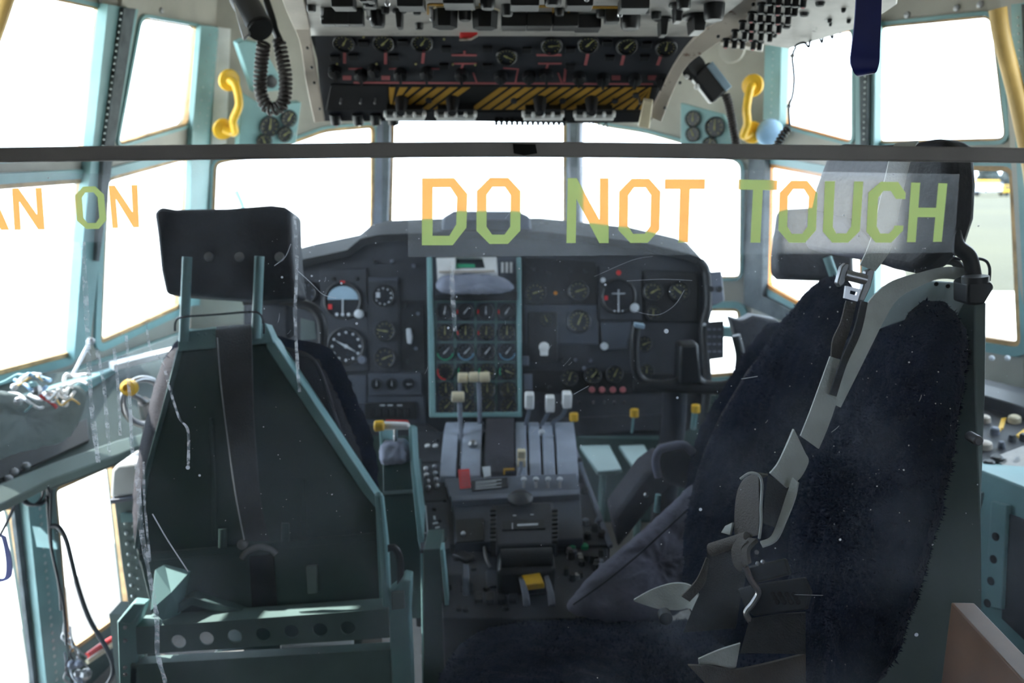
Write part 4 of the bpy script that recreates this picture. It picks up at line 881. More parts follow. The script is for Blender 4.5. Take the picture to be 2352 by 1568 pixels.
MB().lathe(MP, *m(1384, 644), [(0.008, 0.01), (0.007, 0.022)], 12).build('lamp', M['mark'], ip); MB().lathe(MP, *m(1420, 627), [(0.008, 0.01), (0.007, 0.016)], 12).build('lamp', M['red'], ip)
for x, y, r_, nd, mk_ in ((880, 680, 0.034, None, 10), (884, 760, 0.032, 3.0, 12), (884, 822, 0.032, 0.4, 10), (700, 672, 0.036, 1.57, 8), (865, 882, 0.017, 1.57, 0), (900, 882, 0.017, 1.57, 0), (938, 882, 0.017, 0.0, 0),
    (1230, 672, 0.032, 0.3, 12), (1328, 668, 0.032, 0.3, 12), (1330, 738, 0.036, 1.2, 16), (1308, 868, 0.026, 1.3, 8), (1362, 862, 0.026, 0.8, 8), (1412, 860, 0.026, 1.1, 8), (1255, 735, 0.020, 2.0, 8), (1480, 790, 0.024, 0.4, 10), (1500, 670, 0.03, 0.5, 12), (1560, 670, 0.03, 2.5, 12), (1500, 720, 0.022, 1.5, 8), (1485, 852, 0.022, 1.5, 8), (1640 - 60, 850, 0.022, 1.0, 8)):
    gauge(MP, *m(x, y, 0.012), r_, ip, nd, 'dimyel' if x > 1000 or r_ == 0.032 else 'mark', mk_, tk=0.017)
b = MB(); u, v = m(880, 680, 0.019)
for k in range(9): a = k*0.6-2.6; b.ball(MP.w(u+0.024*math.cos(a), v+0.024*math.sin(a), 0.015), 0.0030, 6)
b.box(MP, u-0.022, u-0.010, v-0.004, v+0.012, 0.0136, 0.016); b.build('dial_numerals', M['mark'], ip)
u, v = m(880, 640, 0.01); MB().box(MP, u-0.045, u+0.045, v-0.008, v+0.004, 0.006, 0.012).build('placard_strip', M['panel'], ip, bevel=0.001)
# white paddle knobs
b = MB(); u, v = m(940, 770, 0.02); b.prism(MP, [(u-0.008, v+0.02), (u+0.004, v+0.022), (u+0.010, v-0.006), (u+0.006, v-0.026), (u-0.005, v-0.024), (u-0.007, v)], 0.006, 0.03); b.build('flap_paddle', M['mark'], ip, bevel=0.002)
b = MB(); u, v = m(1250, 800, 0.03); b.lathe(MP, u, v+0.004, [(0.016, 0.012), (0.015, 0.034), (0.008, 0.038)], 18); b.box(MP, u-0.012, u+0.012, v-0.022, v+0.01, 0.02, 0.034); b.build('gear_knob', M['white'], ip, bevel=0.003)
MB().lathe(MP, *m(1388, 795, 0.01), [(0.012, 0.008), (0.011, 0.022), (0.004, 0.022)], 14).build('rotary_knob', M['mark'], ip)
MB().box(MP, *(lambda c: (c[0]-0.010, c[0]+0.010, c[1]-0.014, c[1]+0.014))(m(1207, 828)), 0.006, 0.03).build('switch_handle', M['slate'], ip, bevel=0.002)
MB().box(MP, *(lambda c: (c[0]-0.013, c[0]+0.013, c[1]-0.024, c[1]+0.024))(m(1212, 876)), 0.006, 0.035).build('switch_handle', M['slate'], ip, bevel=0.002)
MB().lathe(MP, *m(1276, 673, 0.01), [(0.006, 0.008), (0.005, 0.013)], 10).build('lamp', M['orange'], ip)
for x in (1360, 1383, 1408, 1431): MB().lathe(MP, *m(x, 895, 0.01), [(0.010, 0.006), (0.008, 0.012), (0.003, 0.012)], 10).build('fuse_cap', M['pink'], ip)
for x in (1363, 1388, 1411, 1434, 1290, 1310): MB().cyl(MP.pp(x, 926, 0.004), MP.pp(x, 922, 0.02), 0.003, seg=8).build('toggle_switch', M['dmetal'], ip)
for x, y in ((1240, 925), (1262, 890), (1330, 925), (1295, 828), (1356, 828), (1322, 826), (1342, 845), (930, 700), (960, 720), (955, 800), (935, 830), (765, 640), (820, 640), (860, 600), (900, 600), (950, 610), (1225, 615), (1260, 625), (1310, 620), (1345, 622)):
    MB().lathe(MP, *m(x, y, 0.008), [(0.006, 0.004), (0.005, 0.018)], 10).build('small_knob', M['slate'] if (x+y) % 3 == 0 else M['black'], ip)
sub([(742, 975), (980, 975), (1020, 1000), (742, 1000)], 0.02, 'charcoal', 'lower_lip'); sub([(1250, 962), (1560, 950), (1560, 985), (1250, 1000)], 0.02, 'charcoal', 'lower_lip')
# grey boxes on the right end of the panel
b = MB(); b.pxp(MP, [(1622, 625), (1658, 622), (1665, 690), (1640, 702), (1622, 696)], -0.04, 0.03); eb = b.build('end_box', M['slate'], ip, bevel=0.004)
for x in (1632, 1652): MB().lathe(MP, *m(x, 664, 0.03), [(0.009, 0.03), (0.009, 0.034)], 12).build('box_dial', M['black'], eb)
b = MB(); b.pxp(MP, [(1612, 740), (1663, 736), (1663, 822), (1630, 826), (1612, 850)], -0.01, 0.03); eb = b.build('end_box', M['charcoal'], ip, bevel=0.003)
for i in range(12): MB().box(MP, *(lambda c: (c[0]-0.004, c[0]+0.006, c[1]-0.003, c[1]+0.003))(m(1628+(i % 3)*12, 756+(i//3)*17, 0.03)), 0.03, 0.033).build('legend_key', M['slate'], eb)
MB().ball(MP.pp(1618, 745, 0.034), 0.005, 8).build('box_screw', M['mark'], eb)
# standby compass on the glareshield
cp = thing('standby_compass', 'grey boxy compass standing on the glareshield behind the DO lettering', 'compass', P(1110, 545, 2.55))
b = MB(); b.pxp(XZ(2.52), [(1012, 548), (1016, 500), (1040, 486), (1190, 486), (1218, 500), (1222, 548)], -0.06, 0.0); b.build('case', M['slate'], cp, bevel=0.008)
b = MB(); b.pxp(XZ(2.52), [(1060, 538), (1062, 505), (1170, 505), (1172, 538)], 0.0, 0.004); b.build('window', M['dial'], cp)
# ------------------------------------------------ engine instrument panel
EP = Frame(MP.w(0, 0, 0.03), MP.U, MP.V)
ep = thing('engine_instrument_panel', 'pale teal centre panel with rows of small round engine gauges', 'panel', EP.pp(1090, 955))
b = MB(); b.pxp(EP, [(990, 955), (984, 590), (1195, 590), (1197, 955)], -0.03, 0.0); b.build('face', M['panel'], ep)
b = MB(); b.pxp(EP, [(986, 958), (980, 590), (992, 590), (1000, 948), (1190, 946), (1186, 590), (1197, 590), (1199, 958)], 0.0, 0.012); b.build('border', M['teal'], ep, bevel=0.003)
b = MB()
for y in (693, 740, 786, 832, 876, 955): b.pxp(EP, [(996, y-3), (1190, y-3), (1190, y+2), (996, y+2)], 0.0, 0.003)
for x in (1000, 1045, 1092, 1139, 1187): b.pxp(EP, [(x-3, 694), (x+3, 694), (x+3, 955), (x-3, 955)], 0.0, 0.0032)
b.build('divider', M['teal_d'], ep, smooth=False)
needs = [1.4, 0.9, 1.57, 1.0, 1.57, 1.57, 1.5, 1.57, 0.8, 0.8, 0.9, 0.9, None, None, -0.4, -0.4, 1.65, 1.8, 1.6, 1.7, 0.8, 0.9, 0.9, 1.0]
ys = (716, 763, 808, 853, 895, 933)
for r_ in range(6):
    for c_ in range(4):
        x = 1021+c_*47.5+r_*0.8; y = ys[r_]; nd = needs[r_*4+c_]; arc = None
        if r_ == 2: arc = (math.pi*1.05, math.pi*1.95, 'greenmark' if c_ == 0 else 'bluemark') if c_ != 2 else None
        if r_ == 3: arc = (math.pi*0.85, math.pi*1.15, 'greenmark') if c_ else (math.pi*0.9, math.pi*1.5, 'red')
        if r_ == 1 and c_ in (1, 2): arc = (math.pi*0.95, math.pi*1.1, 'red')
        if r_ == 0 and c_: arc = (math.pi*0.92, math.pi*1.08, 'red')
        gauge(EP, *EP.px(x, y, 0.006), 0.0255, ep, nd, 'mark' if r_ in (0, 2) else 'dimyel', 10 if r_ else 0, tk=0.008, arc=arc)
EP2 = Frame(EP.w(0, 0, 0.0), EP.U, EP.V)
b = MB(); b.pxp(EP, [(1000, 676), (1188, 668), (1188, 688), (1100, 690), (1000, 688)], 0, 0.03); b.build('dark_ledge', M['black'], ep, bevel=0.002)
for y, h in ((594, 4), (604, 4), (614, 4)): pass
b = MB()
for x in (1154, 1164, 1174): b.pxp(EP, [(x-3, 626), (x+3, 626), (x+3, 602), (x-3, 602)], 0.0, 0.006)
b.build('white_tab', M['white'], ep)
hd = thing('white_fan_housing', 'white box with a dark opening above the engine gauges, grey cloth under it', 'housing', EP.pp(1080, 650, 0.05))
b = MB(); pl = [EP.px(x, y, 0.05) for x, y in ((1006, 660), (1002, 592), (1140, 590), (1145, 655))]; hl = [EP.px(x, y, 0.05) for x, y in ((1046, 616), (1046, 590.5), (1108, 590.5), (1114, 614))]
b.poly_holes(EP, pl, [[(p[0], p[1]-0.0015) for p in hl]], 0.004, 0.05); b.build('shell', M['white'], hd, smooth=False)
b = MB(); b.pxp(EP, [(1008, 626), (1136, 624), (1136, 620), (1008, 622)], 0.052, 0.066); b.build('front_lip', M['cream'], hd)
b = MB(); b.pxp(EP, [(1048, 614), (1048, 606), (1090, 606), (1090, 614)], 0.01, 0.046); b.build('inner_plate', M['greenmark'], hd)
pillow('cloth', EP, [(1008, 668), (1012, 636), (1080, 628), (1145, 634), (1180, 658), (1160, 672), (1080, 676)], 0.02, M['cloth_l'], hd, N=60, rings=8, noise_a=0.003, n_off=0.055)
# ------------------------------------------------ control yokes
yk = thing('control_yoke', 'black control yoke with open U grip on the right in front of the panel', 'yoke', P(1550, 990, 2.2))
YY = 2.18
b = MB(); b.tube(spline([P(x, y, YY) for x, y in ((1462, 748), (1458, 780), (1458, 830), (1466, 862), (1490, 880), (1540, 882), (1560, 874))], 6), 0.0125, 12)
b.build('grip', M['black'], yk)
b = MB(); b.tube(spline([P(x, y, YY) for x, y in ((1600, 868), (1618, 882), (1660, 884), (1690, 870), (1700, 820), (1690, 770))], 6), 0.0125, 12); b.build('grip', M['black'], yk)
b = MB(); b.tube([P(1455, 884, YY), P(1660, 893, YY)], 0.016, 12); b.build('crossbar', M['black_m'], yk)
b = MB(); b.pxp(XZ(YY), [(1562, 792), (1605, 790), (1612, 880), (1560, 884)], -0.05, 0.02); b.build('hub', M['black'], yk, bevel=0.008)
b = MB(); b.pxp(XZ(YY), [(1458, 742), (1482, 746), (1480, 756), (1458, 752)], -0.01, 0.014); b.build('grip_switch', M['dialblue'], yk, bevel=0.002)
b = MB(); b.tube([P(1550, 880, YY+0.03), P(1548, 960, YY+0.05), Vector((0.42, 2.32, 0.0))], 0.035, 16); b.build('column', M['charcoal'], yk)
MB().ball(P(1530, 760, YY-0.03), 0.005, 10).build('knob', M['white'], yk)
yk = thing('control_yoke', 'black control yoke partly hidden behind the left seat headrest', 'yoke', P(640, 990, 2.2))
b = MB(); b.tube(spline([P(x, y, YY) for x, y in ((560, 690), (620, 688), (670, 692), (715, 706), (738, 735), (740, 790), (736, 850), (700, 880), (620, 884))], 6), 0.0135, 12); b.build('grip', M['black'], yk)
b = MB(); b.pxp(XZ(YY), [(590, 700), (660, 700), (664, 782), (590, 782)], -0.05, 0.01); b.build('hub', M['charcoal'], yk, bevel=0.008)
b = MB(); b.pxp(XZ(YY), [(690, 730), (722, 738), (726, 778), (690, 782)], 0.0, 0.003); b.build('checklist_plate', M['canvas'], yk)
b = MB(); b.tube([P(640, 880, YY+0.03), Vector((-0.62, 2.3, 0.0))], 0.035, 14); b.build('column', M['charcoal'], yk)
# ------------------------------------------------ yellow pull knobs under the panel edge
for x, y, lab in ((1318, 957, 'yellow knob under the panel edge beside the white condition levers'), (1457, 948, 'yellow knob under the panel edge, middle of the three on the right'), (1598, 938, 'yellow knob beside the copilot seat edge, rightmost of the three')):
    t = thing('yellow_pull_knob', lab, 'knob', P(x, y+20, 2.36), group='yellow knobs under the right panel edge')
    MB().cyl(P(x, y-9, 2.33), P(x, y+9, 2.33), 0.013, seg=14).build('knob', M['yellow'], t, bevel=0.002); MB().cyl(P(x, y, 2.33), P(x, y-4, 2.44), 0.004, seg=8).build('shaft', M['dmetal'], t); MB().cyl(P(x-2, y+9, 2.34), P(x-6, y+45, 2.36), 0.009 if x > 1500 else 0.004, seg=10).build('stem', M['teal'], t)
# rudder pedals in the footwell
for x0, x1, lab in ((1350, 1420, 'teal rudder pedal in the right footwell nearest the pedestal'), (1440, 1500, 'teal rudder pedal in the right footwell further from the pedestal')):
    t = thing('rudder_pedal', lab, 'pedal', P(x0, 1150, 2.6))
    fr = FP((x0, 1085, 2.55), (x1, 1085, 2.55), (x0, 1020, 2.7)); b = MB(); b.pxp(fr, [(x0-20, 1022), (x1-20, 1020), (x1+10, 1078), (x0+22, 1084)], -0.015, 0.0); b.build('tread', M['teal_m'], t, bevel=0.004)
    MB().tube([fr.pp((x0+x1)/2, 1070, -0.01), Vector(((x0+x1-2352)/2/1900*2.7, 2.62, 0.0))], 0.012, 10).build('arm', M['teal_d'], t)
o = MB().pxp(XZ(2.75), [(1330, 965), (1520, 960), (1525, 1010), (1330, 1005)], -0.01, 0.0).build('footwell_shelf', M['teal_d']); o.parent = ip; o.matrix_parent_inverse = Matrix.Translation(-ip.location)

# ================================================================== centre pedestal and throttle quadrant
PDT = FP((1000, 1240, 1.80), (1380, 1240, 1.80), (1000, 1000, 2.26))       # sloping top of the pedestal
cpd = thing('centre_pedestal', 'dark grey centre console sloping down between the seats, covered in switches', 'console', (0.03, 2.0, 0))
b = MB(); b.pxp(PDT, [(945, 1250), (940, 992), (1310, 982), (1402, 1250)], -0.25, 0.0); b.build('upper_body', M['charcoal'], cpd, bevel=0.003)
PDL = FP((1010, 1400, 1.58), (1380, 1400, 1.58), (1010, 1250, 1.80))
b = MB(); b.pxp(PDL, [(1016, 1420), (1012, 1252), (1396, 1250), (1402, 1420)], -0.22, 0.0); b.build('lower_body', M['charcoal'], cpd, bevel=0.003)
b = MB(); b.wbox(-0.15, 0.18, 1.62, 2.2, 0, 0.45); b.build('base', M['black'], cpd)
b = MB(); b.pxp(PDT, [(1306, 1000), (1314, 998), (1408, 1250), (1398, 1252)], 0, 0.01); b.build('edge_trim', M['slate'], cpd, bevel=0.002)
b = MB(); b.pxp(PDT, [(950, 1000), (1012, 998), (1034, 1258), (966, 1262)], 0, 0.012); b.build('side_switch_panel', M['charcoal'], cpd, bevel=0.002)
# switches on the left strip
for i, (x, y) in enumerate([(977+2*r_+c_*20, 1080+r_*14.5-(4 if c_ else 0)) for r_ in range(4) for c_ in range(2)]):
    t = MB(); t.cyl(PDT.pp(x, y, 0.012), PDT.pp(x+1, y-5, 0.028), 0.0042, 0.0055, 10); t.ball(PDT.pp(x+1, y-5, 0.028), 0.0060, 10); t.build('toggle_switch', M['metal'], cpd)
for x in (982, 1000): MB().lathe(PDT, *PDT.px(x, 1024, 0.012), [(0.008, 0.012), (0.007, 0.016)], 12).build('white_lamp', M['white'], cpd)
b = MB(); b.pxp(PDT, [(960, 1060), (1014, 1058), (1014, 1061), (960, 1063)], 0.012, 0.013); b.pxp(PDT, [(966, 1150), (1024, 1147), (1024, 1150), (966, 1153)], 0.012, 0.013); b.build('panel_joint', M['black_m'], cpd, smooth=False)
b = MB()
for pts in ([(976, 1160), (979, 1160), (984, 1226), (981, 1226)], [(995, 1184), (1000, 1184), (1001, 1192), (996, 1192)], [(1000, 1210), (1010, 1208), (1010, 1211), (1000, 1213)], [(988, 1234), (1006, 1232), (1006, 1236), (988, 1238)], [(994, 1200), (1006, 1198), (1006, 1201), (994, 1203)]): b.pxp(PDT, pts, 0.012, 0.0132)
b.build('white_marking', M['mark'], cpd, smooth=False)
for x, y in ((998, 1170), (1010, 1196), (980, 1240), (1020, 1240), (976, 1228), (960, 1012), (1004, 1012), (958, 1070), (1022, 1150)): MB().lathe(PDT, *PDT.px(x, y, 0.012), [(0.0055, 0.012), (0.004, 0.018)], 10).build('small_knob', M['dmetal'] if y == 1228 else M['black'], cpd)
# right hand strip
for x, y, mt in ((1322, 1074, 'black'), (1332, 1100, 'black'), (1342, 1126, 'black'), (1320, 1085, 'slate'), (1345, 1200, 'slate'), (1375, 1198, 'slate'), (1350, 1230, 'black'), (1382, 1226, 'black'), (1366, 1212, 'black'), (1330, 1060, 'black')):
    MB().lathe(PDT, *PDT.px(x, y, 0.005), [(0.010, 0), (0.008, 0.014), (0.004, 0.016)], 12).build('small_knob', M[mt], cpd)
for x, y in ((1292, 1238), (1314, 1248), (1343, 1247)): MB().lathe(PDL, *PDL.px(x, y+6, 0.005), [(0.010, 0), (0.009, 0.008), (0.004, 0.011)], 12).build('green_lamp', M['greenmark'], cpd)
rr = random.Random(2)
for k in range(22):
    x = rr.uniform(1285, 1380); y = rr.uniform(1262, 1330); MB().lathe(PDL, *PDL.px(x, y, 0.005), [(0.008, 0), (0.006, rr.uniform(0.008, 0.02))], 10).build('small_knob', M[rr.choice(['black', 'dmetal', 'slate', 'black'])], cpd)
for k in range(14):
    x = rr.uniform(1030, 1190); y = rr.uniform(1270, 1400); MB().lathe(PDL, *PDL.px(x, y, 0.005), [(0.008, 0), (0.006, rr.uniform(0.006, 0.014))], 10).build('small_knob', M['black'], cpd)
# front slope block with instrument window and controller
FB = FP((1040, 1240, 1.79), (1340, 1240, 1.79), (1040, 1145, 1.95))
b = MB(); b.pxp(FB, [(1040, 1150), (1332, 1136), (1340, 1236), (1044, 1246)], -0.10, 0.012); b.build('mid_block', M['panel'], cpd, bevel=0.003)
b = MB(); b.pxp(FB, [(1036, 1138), (1330, 1122), (1332, 1134), (1038, 1150)], -0.02, 0.03); b.build('ledge', M['slate'], cpd, bevel=0.002)
b = MB(); b.pxp(FB, [(1046, 1192), (1110, 1188), (1112, 1240), (1048, 1244)], 0.012, 0.016); db = b.build('display_box', M['black'], cpd, bevel=0.001)
b = MB(); b.ball(FB.pp(1064, 1225, 0.022), 0.006, 10); b.build('silver_knob', M['metal'], db)
ct = MB(); ct.pxp(FB, [(1128, 1158), (1270, 1150), (1280, 1248), (1140, 1252)], 0.012, 0.05); cto = ct.build('controller_head', M['charcoal'], cpd, bevel=0.006)
b = MB(); b.pxp(FB, [(1152, 1196), (1250, 1192), (1252, 1212), (1154, 1216)], 0.05, 0.054); b.build('scale_window', M['black'], cto)
b = MB(); b.pxp(FB, [(1188, 1203), (1236, 1201), (1236, 1205), (1188, 1207)], 0.054, 0.055); b.pxp(FB, [(1176, 1200), (1178, 1200), (1178, 1214), (1176, 1214)], 0.054, 0.055); b.pxp(FB, [(1178, 1182), (1186, 1182), (1186, 1184), (1178, 1184)], 0.05, 0.051); b.pxp(FB, [(1218, 1180), (1226, 1180), (1226, 1182), (1218, 1182)], 0.05, 0.051); b.build('scale_marks', M['mark'], cto, smooth=False)
for x0 in (1126, 1268):
    b = MB()
    for k in range(8): b.pxp(FB, [(x0, 1166+k*10), (x0+13, 1165+k*10), (x0+13, 1171+k*10), (x0, 1172+k*10)], 0.012, 0.056)
    b.build('knurled_edge', M['black'], cto, bevel=0.001)
b = MB(); c0 = FB.pp(1195, 1148, 0.06); b.lathe(Frame(c0, FB.U, FB.V), 0, 0, [(0.014, -0.03), (0.016, -0.005), (0.030, 0.0), (0.030, 0.008), (0.020, 0.018), (0.006, 0.021)], 24); b.build('domed_knob', M['black'], cto)
b = MB(); b.pxp(PDL, [(1144, 1262), (1270, 1258), (1278, 1305), (1140, 1312)], 0.0, 0.07); wh = b.build('trim_wheel_housing', M['black'], cpd, bevel=0.01)
b = MB(); b.tube([PDL.pp(1150, 1285, 0.075), PDL.pp(1268, 1280, 0.075)], 0.022, 20); b.build('trim_wheel', M['black_m'], cpd)
b = MB(); b.tube(spline([PDL.pp(1112, 1250, 0.01), PDL.pp(1116, 1280, 0.02), PDL.pp(1126, 1302, 0.01)], 5), 0.004, 8); b.build('wire_guard', M['dmetal'], cpd)
# lower console levers
b = MB(); b.pxp(PDL, [(1060, 1290), (1078, 1290), (1078, 1330), (1062, 1330)], 0.0, 0.045, 0.85); lv = b.build('flap_lever', M['slate'], cpd, bevel=0.003)
b = MB(); b.pxp(PDL, [(1055, 1328), (1084, 1327), (1086, 1342), (1056, 1344)], 0, 0.02); b.build('lever_foot', M['charcoal'], lv, bevel=0.003)
b = MB(); b.pxp(PDL, [(1038, 1270), (1066, 1262), (1092, 1276), (1070, 1286)], 0.0, 0.012); b.build('black_boot', M['black'], cpd, bevel=0.003)
b = MB(); b.pxp(PDL, [(1115, 1310), (1200, 1306), (1200, 1340), (1118, 1344)], 0, 0.008); b.build('blank_plate', M['panel'], cpd, bevel=0.002)
for k in range(4): b = MB(); b.pxp(PDL, [(1090+k*26, 1358), (1110+k*26, 1357), (1110+k*26, 1376), (1090+k*26, 1377)], 0, 0.012); b.build('push_switch', M['black'], cpd, bevel=0.002)
for x0, x1 in ((1190, 1204), (1248, 1262)):
    b = MB(); b.ribbon([(x0, 1316, x0+8, 1314, 1.64), (x0+4, 1336, x0+16, 1332, 1.60), (x0+10, 1366, x0+24, 1362, 1.565), (x0+12, 1392, x0+28, 1390, 1.55)], 0.012); b.build('cheek_guard', M['slate'], cpd, bevel=0.002)
b = MB(); yf = FP((1206, 1342, 1.585), (1250, 1338, 1.585), (1200, 1318, 1.615)); b.pxp(yf, [(1198, 1320), (1240, 1314), (1250, 1338), (1208, 1343)], -0.012, 0.004); b.build('yellow_handle', M['yellow'], cpd, bevel=0.002)
# ---- throttle quadrant (curved strips between lever slots)
tq = thing('throttle_quadrant', 'grey throttle quadrant with curved strips and lever slots on the pedestal', 'throttle quadrant', P(1170, 1130, 2.0))
xL, xR = P(1014, 1060, 2.1).x, P(1318, 1060, 2.1).x
prof = [(2.30, 0.70), (2.285, 0.735), (2.255, 0.762), (2.22, 0.772), (2.18, 0.771), (2.13, 0.758), (2.08, 0.735), (2.03, 0.705), (2.012, 0.692)]
def arcstrip(x0, x1, nm, mt, dz=0.0, ylim=None, parent=tq):
    pr = [(y, z+dz) for y, z in prof if ylim is None or ylim[0] <= y <= ylim[1]]
    fr = Frame((x0, 0, 0), (0, 1, 0), (0, 0, 1)); b = MB()
    poly = pr+[(pr[-1][0], 0.60), (pr[0][0], 0.60)]
    b.prism(fr, poly, 0, -(x1-x0)) if fr.N.x < 0 else b.prism(fr, poly, 0, x1-x0)
    return b.build(nm, M[mt], parent, bevel=0.0015, ang=50)
def qx(px): return P(px, 1050, 2.12).x
cuts = [(1018, 1052, 'quad', 0), (1063, 1107, 'quad', 0), (1116, 1182, 'webbrown', 0.012), (1184, 1209, 'quad', 0), (1215, 1240, 'quad', 0), (1246, 1271, 'quad', 0), (1277, 1322, 'quad', 0)]
for a_, c_, mt, dz in cuts: arcstrip(qx(a_), qx(c_), 'curved_strip', mt if mt != 'webbrown' else 'fabric', dz)
arcstrip(qx(1016), qx(1321), 'slot_floor', 'black_m', -0.03)
TF = FP((1030, 1138, 1.955), (1330, 1122, 1.955), (1030, 1092, 2.008))
b = MB(); b.pxp(TF, [(1022, 1098), (1324, 1086), (1332, 1122), (1032, 1140)], -0.03, 0.012); b.build('front_plate', M['slate'], tq, bevel=0.002)
b = MB(); b.pxp(TF, [(1052, 1078), (1078, 1076), (1082, 1119), (1056, 1122)], 0.013, 0.016); rp_ = b.build('red_placard', M['red'], tq, smooth=False)
b = MB()
for k in range(6): b.pxp(TF, [(1058+k*0.3, 1084+k*6), (1075+k*0.3, 1083+k*6), (1075+k*0.3, 1084.6+k*6), (1058+k*0.3, 1085.6+k*6)], 0.016, 0.0166)
b.build('placard_text', M['pink'], rp_, smooth=False)
b = MB(); b.pxp(TF, [(1082, 1104), (1165, 1096), (1167, 1118), (1086, 1128)], 0.013, 0.015); bp_ = b.build('black_placard', M['black'], tq, smooth=False)
b = MB()
for k in range(5): b.pxp(TF, [(1092, 1105.5+k*4), (1152-(k % 2)*12, 1100+k*4), (1152-(k % 2)*12, 1102+k*4), (1092, 1107.5+k*4)], 0.015, 0.0156)
b.build('placard_text', M['mark'], bp_, smooth=False)
b = MB(); b.pxp(TF, [(1107, 1072), (1126, 1070), (1128, 1092), (1112, 1096)], 0.012, 0.018); b.build('scuffed_patch', M['mark'], tq)
b = MB(); b.pxp(TF, [(1157, 1075), (1182, 1074), (1182, 1078), (1160, 1079)], 0.02, 0.024); b.pxp(TF, [(1156, 1075), (1160, 1075), (1160, 1088), (1156, 1088)], 0.02, 0.024); b.build('yellow_mark', M['hazard'], tq, smooth=False)
for x in (1203, 1231, 1259, 1286):
    t = MB(); t.cyl(TF.pp(x, 1120, 0.012), TF.pp(x, 1102, 0.022), 0.0035, seg=8); to = t.build('friction_lever', M['metal'], tq); MB().ball(TF.pp(x, 1100, 0.024), 0.0075, 12, (1, 1, 0.8)).build('knob', M['mark'], to)
def lever(pts, r, nm, mt, label=None):
    b = MB(); b.tube(spline([P(*p) for p in pts], 6), r, 10); o = b.build(nm, M[mt], tq)
    if label: o['label'] = label
    return o
l1 = lever([(1061, 1066, 2.055), (1060, 1010, 2.13), (1054, 918, 2.17)], 0.0062, 'throttle_lever', 'slate')
MB().tube([P(1038, 911, 2.165), P(1066, 911, 2.165)], 0.0145, 18).build('knob', M['ivory'], l1, bevel=0.003)
l2 = lever([(1102, 1010, 2.2), (1102, 950, 2.22), (1099, 875, 2.24)], 0.0062, 'throttle_lever', 'slate')
for a_, c_ in ((1078, 1099), (1101, 1125)): MB().tube([P(a_, 866, 2.24), P(c_, 865, 2.24)], 0.0145, 18).build('knob', M['ivory'], l2, bevel=0.003)
l3 = lever([(1060, 1000, 2.22), (1058, 940, 2.25), (1056, 880, 2.27)], 0.0048, 'throttle_lever', 'slate'); MB().tube([P(1052, 867, 2.26), P(1075, 867, 2.26)], 0.0145, 18).build('knob', M['ivory'], l3, bevel=0.003)
def wknob(x, y, Y, l): 
    f = XZ(Y); c = P(x, y, Y); b = MB(); b.box(f, c.x-0.0125, c.x+0.0125, c.z-0.021, c.z+0.021, -0.02, 0.02); b.build('knob', M['white'], l, bevel=0.004)
for pts, (kx, ky) in (([(1204, 1010, 2.2), (1208, 975, 2.2), (1215, 945, 2.19), (1216, 930, 2.18)], (1216, 919)), ([(1236, 1012, 2.2), (1240, 985, 2.2), (1258, 950, 2.19), (1264, 940, 2.18)], (1263, 926)), ([(1268, 1000, 2.2), (1270, 970, 2.2), (1290, 955, 2.19), (1303, 930, 2.18)], (1302, 917))):
    l = lever(pts, 0.006, 'condition_lever', 'slate'); wknob(kx, ky, 2.175, l)
l = lever([(1192, 1092, 2.00), (1196, 1078, 2.01), (1197, 1060, 2.02)], 0.005, 'condition_lever', 'slate')
for y in (1041, 1061): MB().box(XZ(2.03), P(1198, y, 2.03).x-0.011, P(1198, y, 2.03).x+0.011, P(1198, y, 2.03).z-0.010, P(1198, y, 2.03).z+0.010, -0.012, 0.012).build('knob', M['ivory'], l, bevel=0.003)
l = MB().ball(P(1086, 1020, 2.10), 0.013, 16).build('lock_ball', M['dmetal'], tq)
MB().ball(P(1244, 992, 2.13), 0.009, 12).build('lock_ball', M['mark'], tq)

# ------------------------------------------------ green bin with T handle left of the pedestal
mc = thing('map_case', 'dark green upright bin with teal edges left of the pedestal, grey cloth inside', 'case', P(910, 1400, 1.8))
BF = FP((872, 1400, 1.74), (960, 1400, 1.74), (872, 1000, 1.86))
b = MB(); b.pxp(BF, [(878, 1060), (948, 1058), (966, 1262), (972, 1420), (886, 1420)], -0.18, 0.0); b.build('body', M['green_d'], mc, bevel=0.003)
b = MB(); b.pxp(BF, [(938, 975), (946, 980), (950, 1060), (976, 1262), (966, 1266), (960, 1240), (942, 1062)], -0.10, 0.012); b.pxp(BF, [(966, 1262), (972, 1262), (978, 1600), (970, 1600)], -0.10, 0.012); b.build('edge_trim', M['teal'], mc, bevel=0.002)
b = MB(); b.pxp(BF, [(870, 985), (876, 985), (882, 1062), (876, 1062)], -0.2, 0.008); b.build('edge_trim', M['teal'], mc, bevel=0.002)
b = MB(); b.pxp(BF, [(880, 1128), (948, 1124), (950, 1132), (880, 1136)], 0, 0.006); b.build('band', M['olive'], mc, bevel=0.001)
pillow('cloth', BF, [(874, 1064), (876, 1018), (905, 1008), (936, 1012), (942, 1060), (905, 1068)], 0.04, M['cloth_l'], mc, N=60, rings=8, noise_a=0.003, n_off=-0.02)
st = thing('side_stand', 'dark green panel with teal edge standing between the left seat and the pedestal', 'panel', P(1000, 1600, 1.62))
SF = XZ(1.60)
b = MB(); b.pxp(SF, [(972, 1262), (1012, 1260), (1030, 1700), (972, 1700)], -0.10, 0.0); b.build('face', M['green_d'], st, bevel=0.002)
b = MB(); b.pxp(SF, [(1010, 1262), (1018, 1262), (1036, 1440), (1036, 1700), (1028, 1700), (1026, 1440)], -0.03, 0.006); b.build('edge_trim', M['teal'], st, bevel=0.002)
th = thing('t_handle', 'yellow and white T-shaped handle with red backing in front of the green bin', 'handle', P(900, 1010, 1.84))
MB().tube([P(860, 978, 1.81), P(882, 977, 1.81)], 0.0125, 14).build('yellow_end', M['yellow'], th, bevel=0.003)
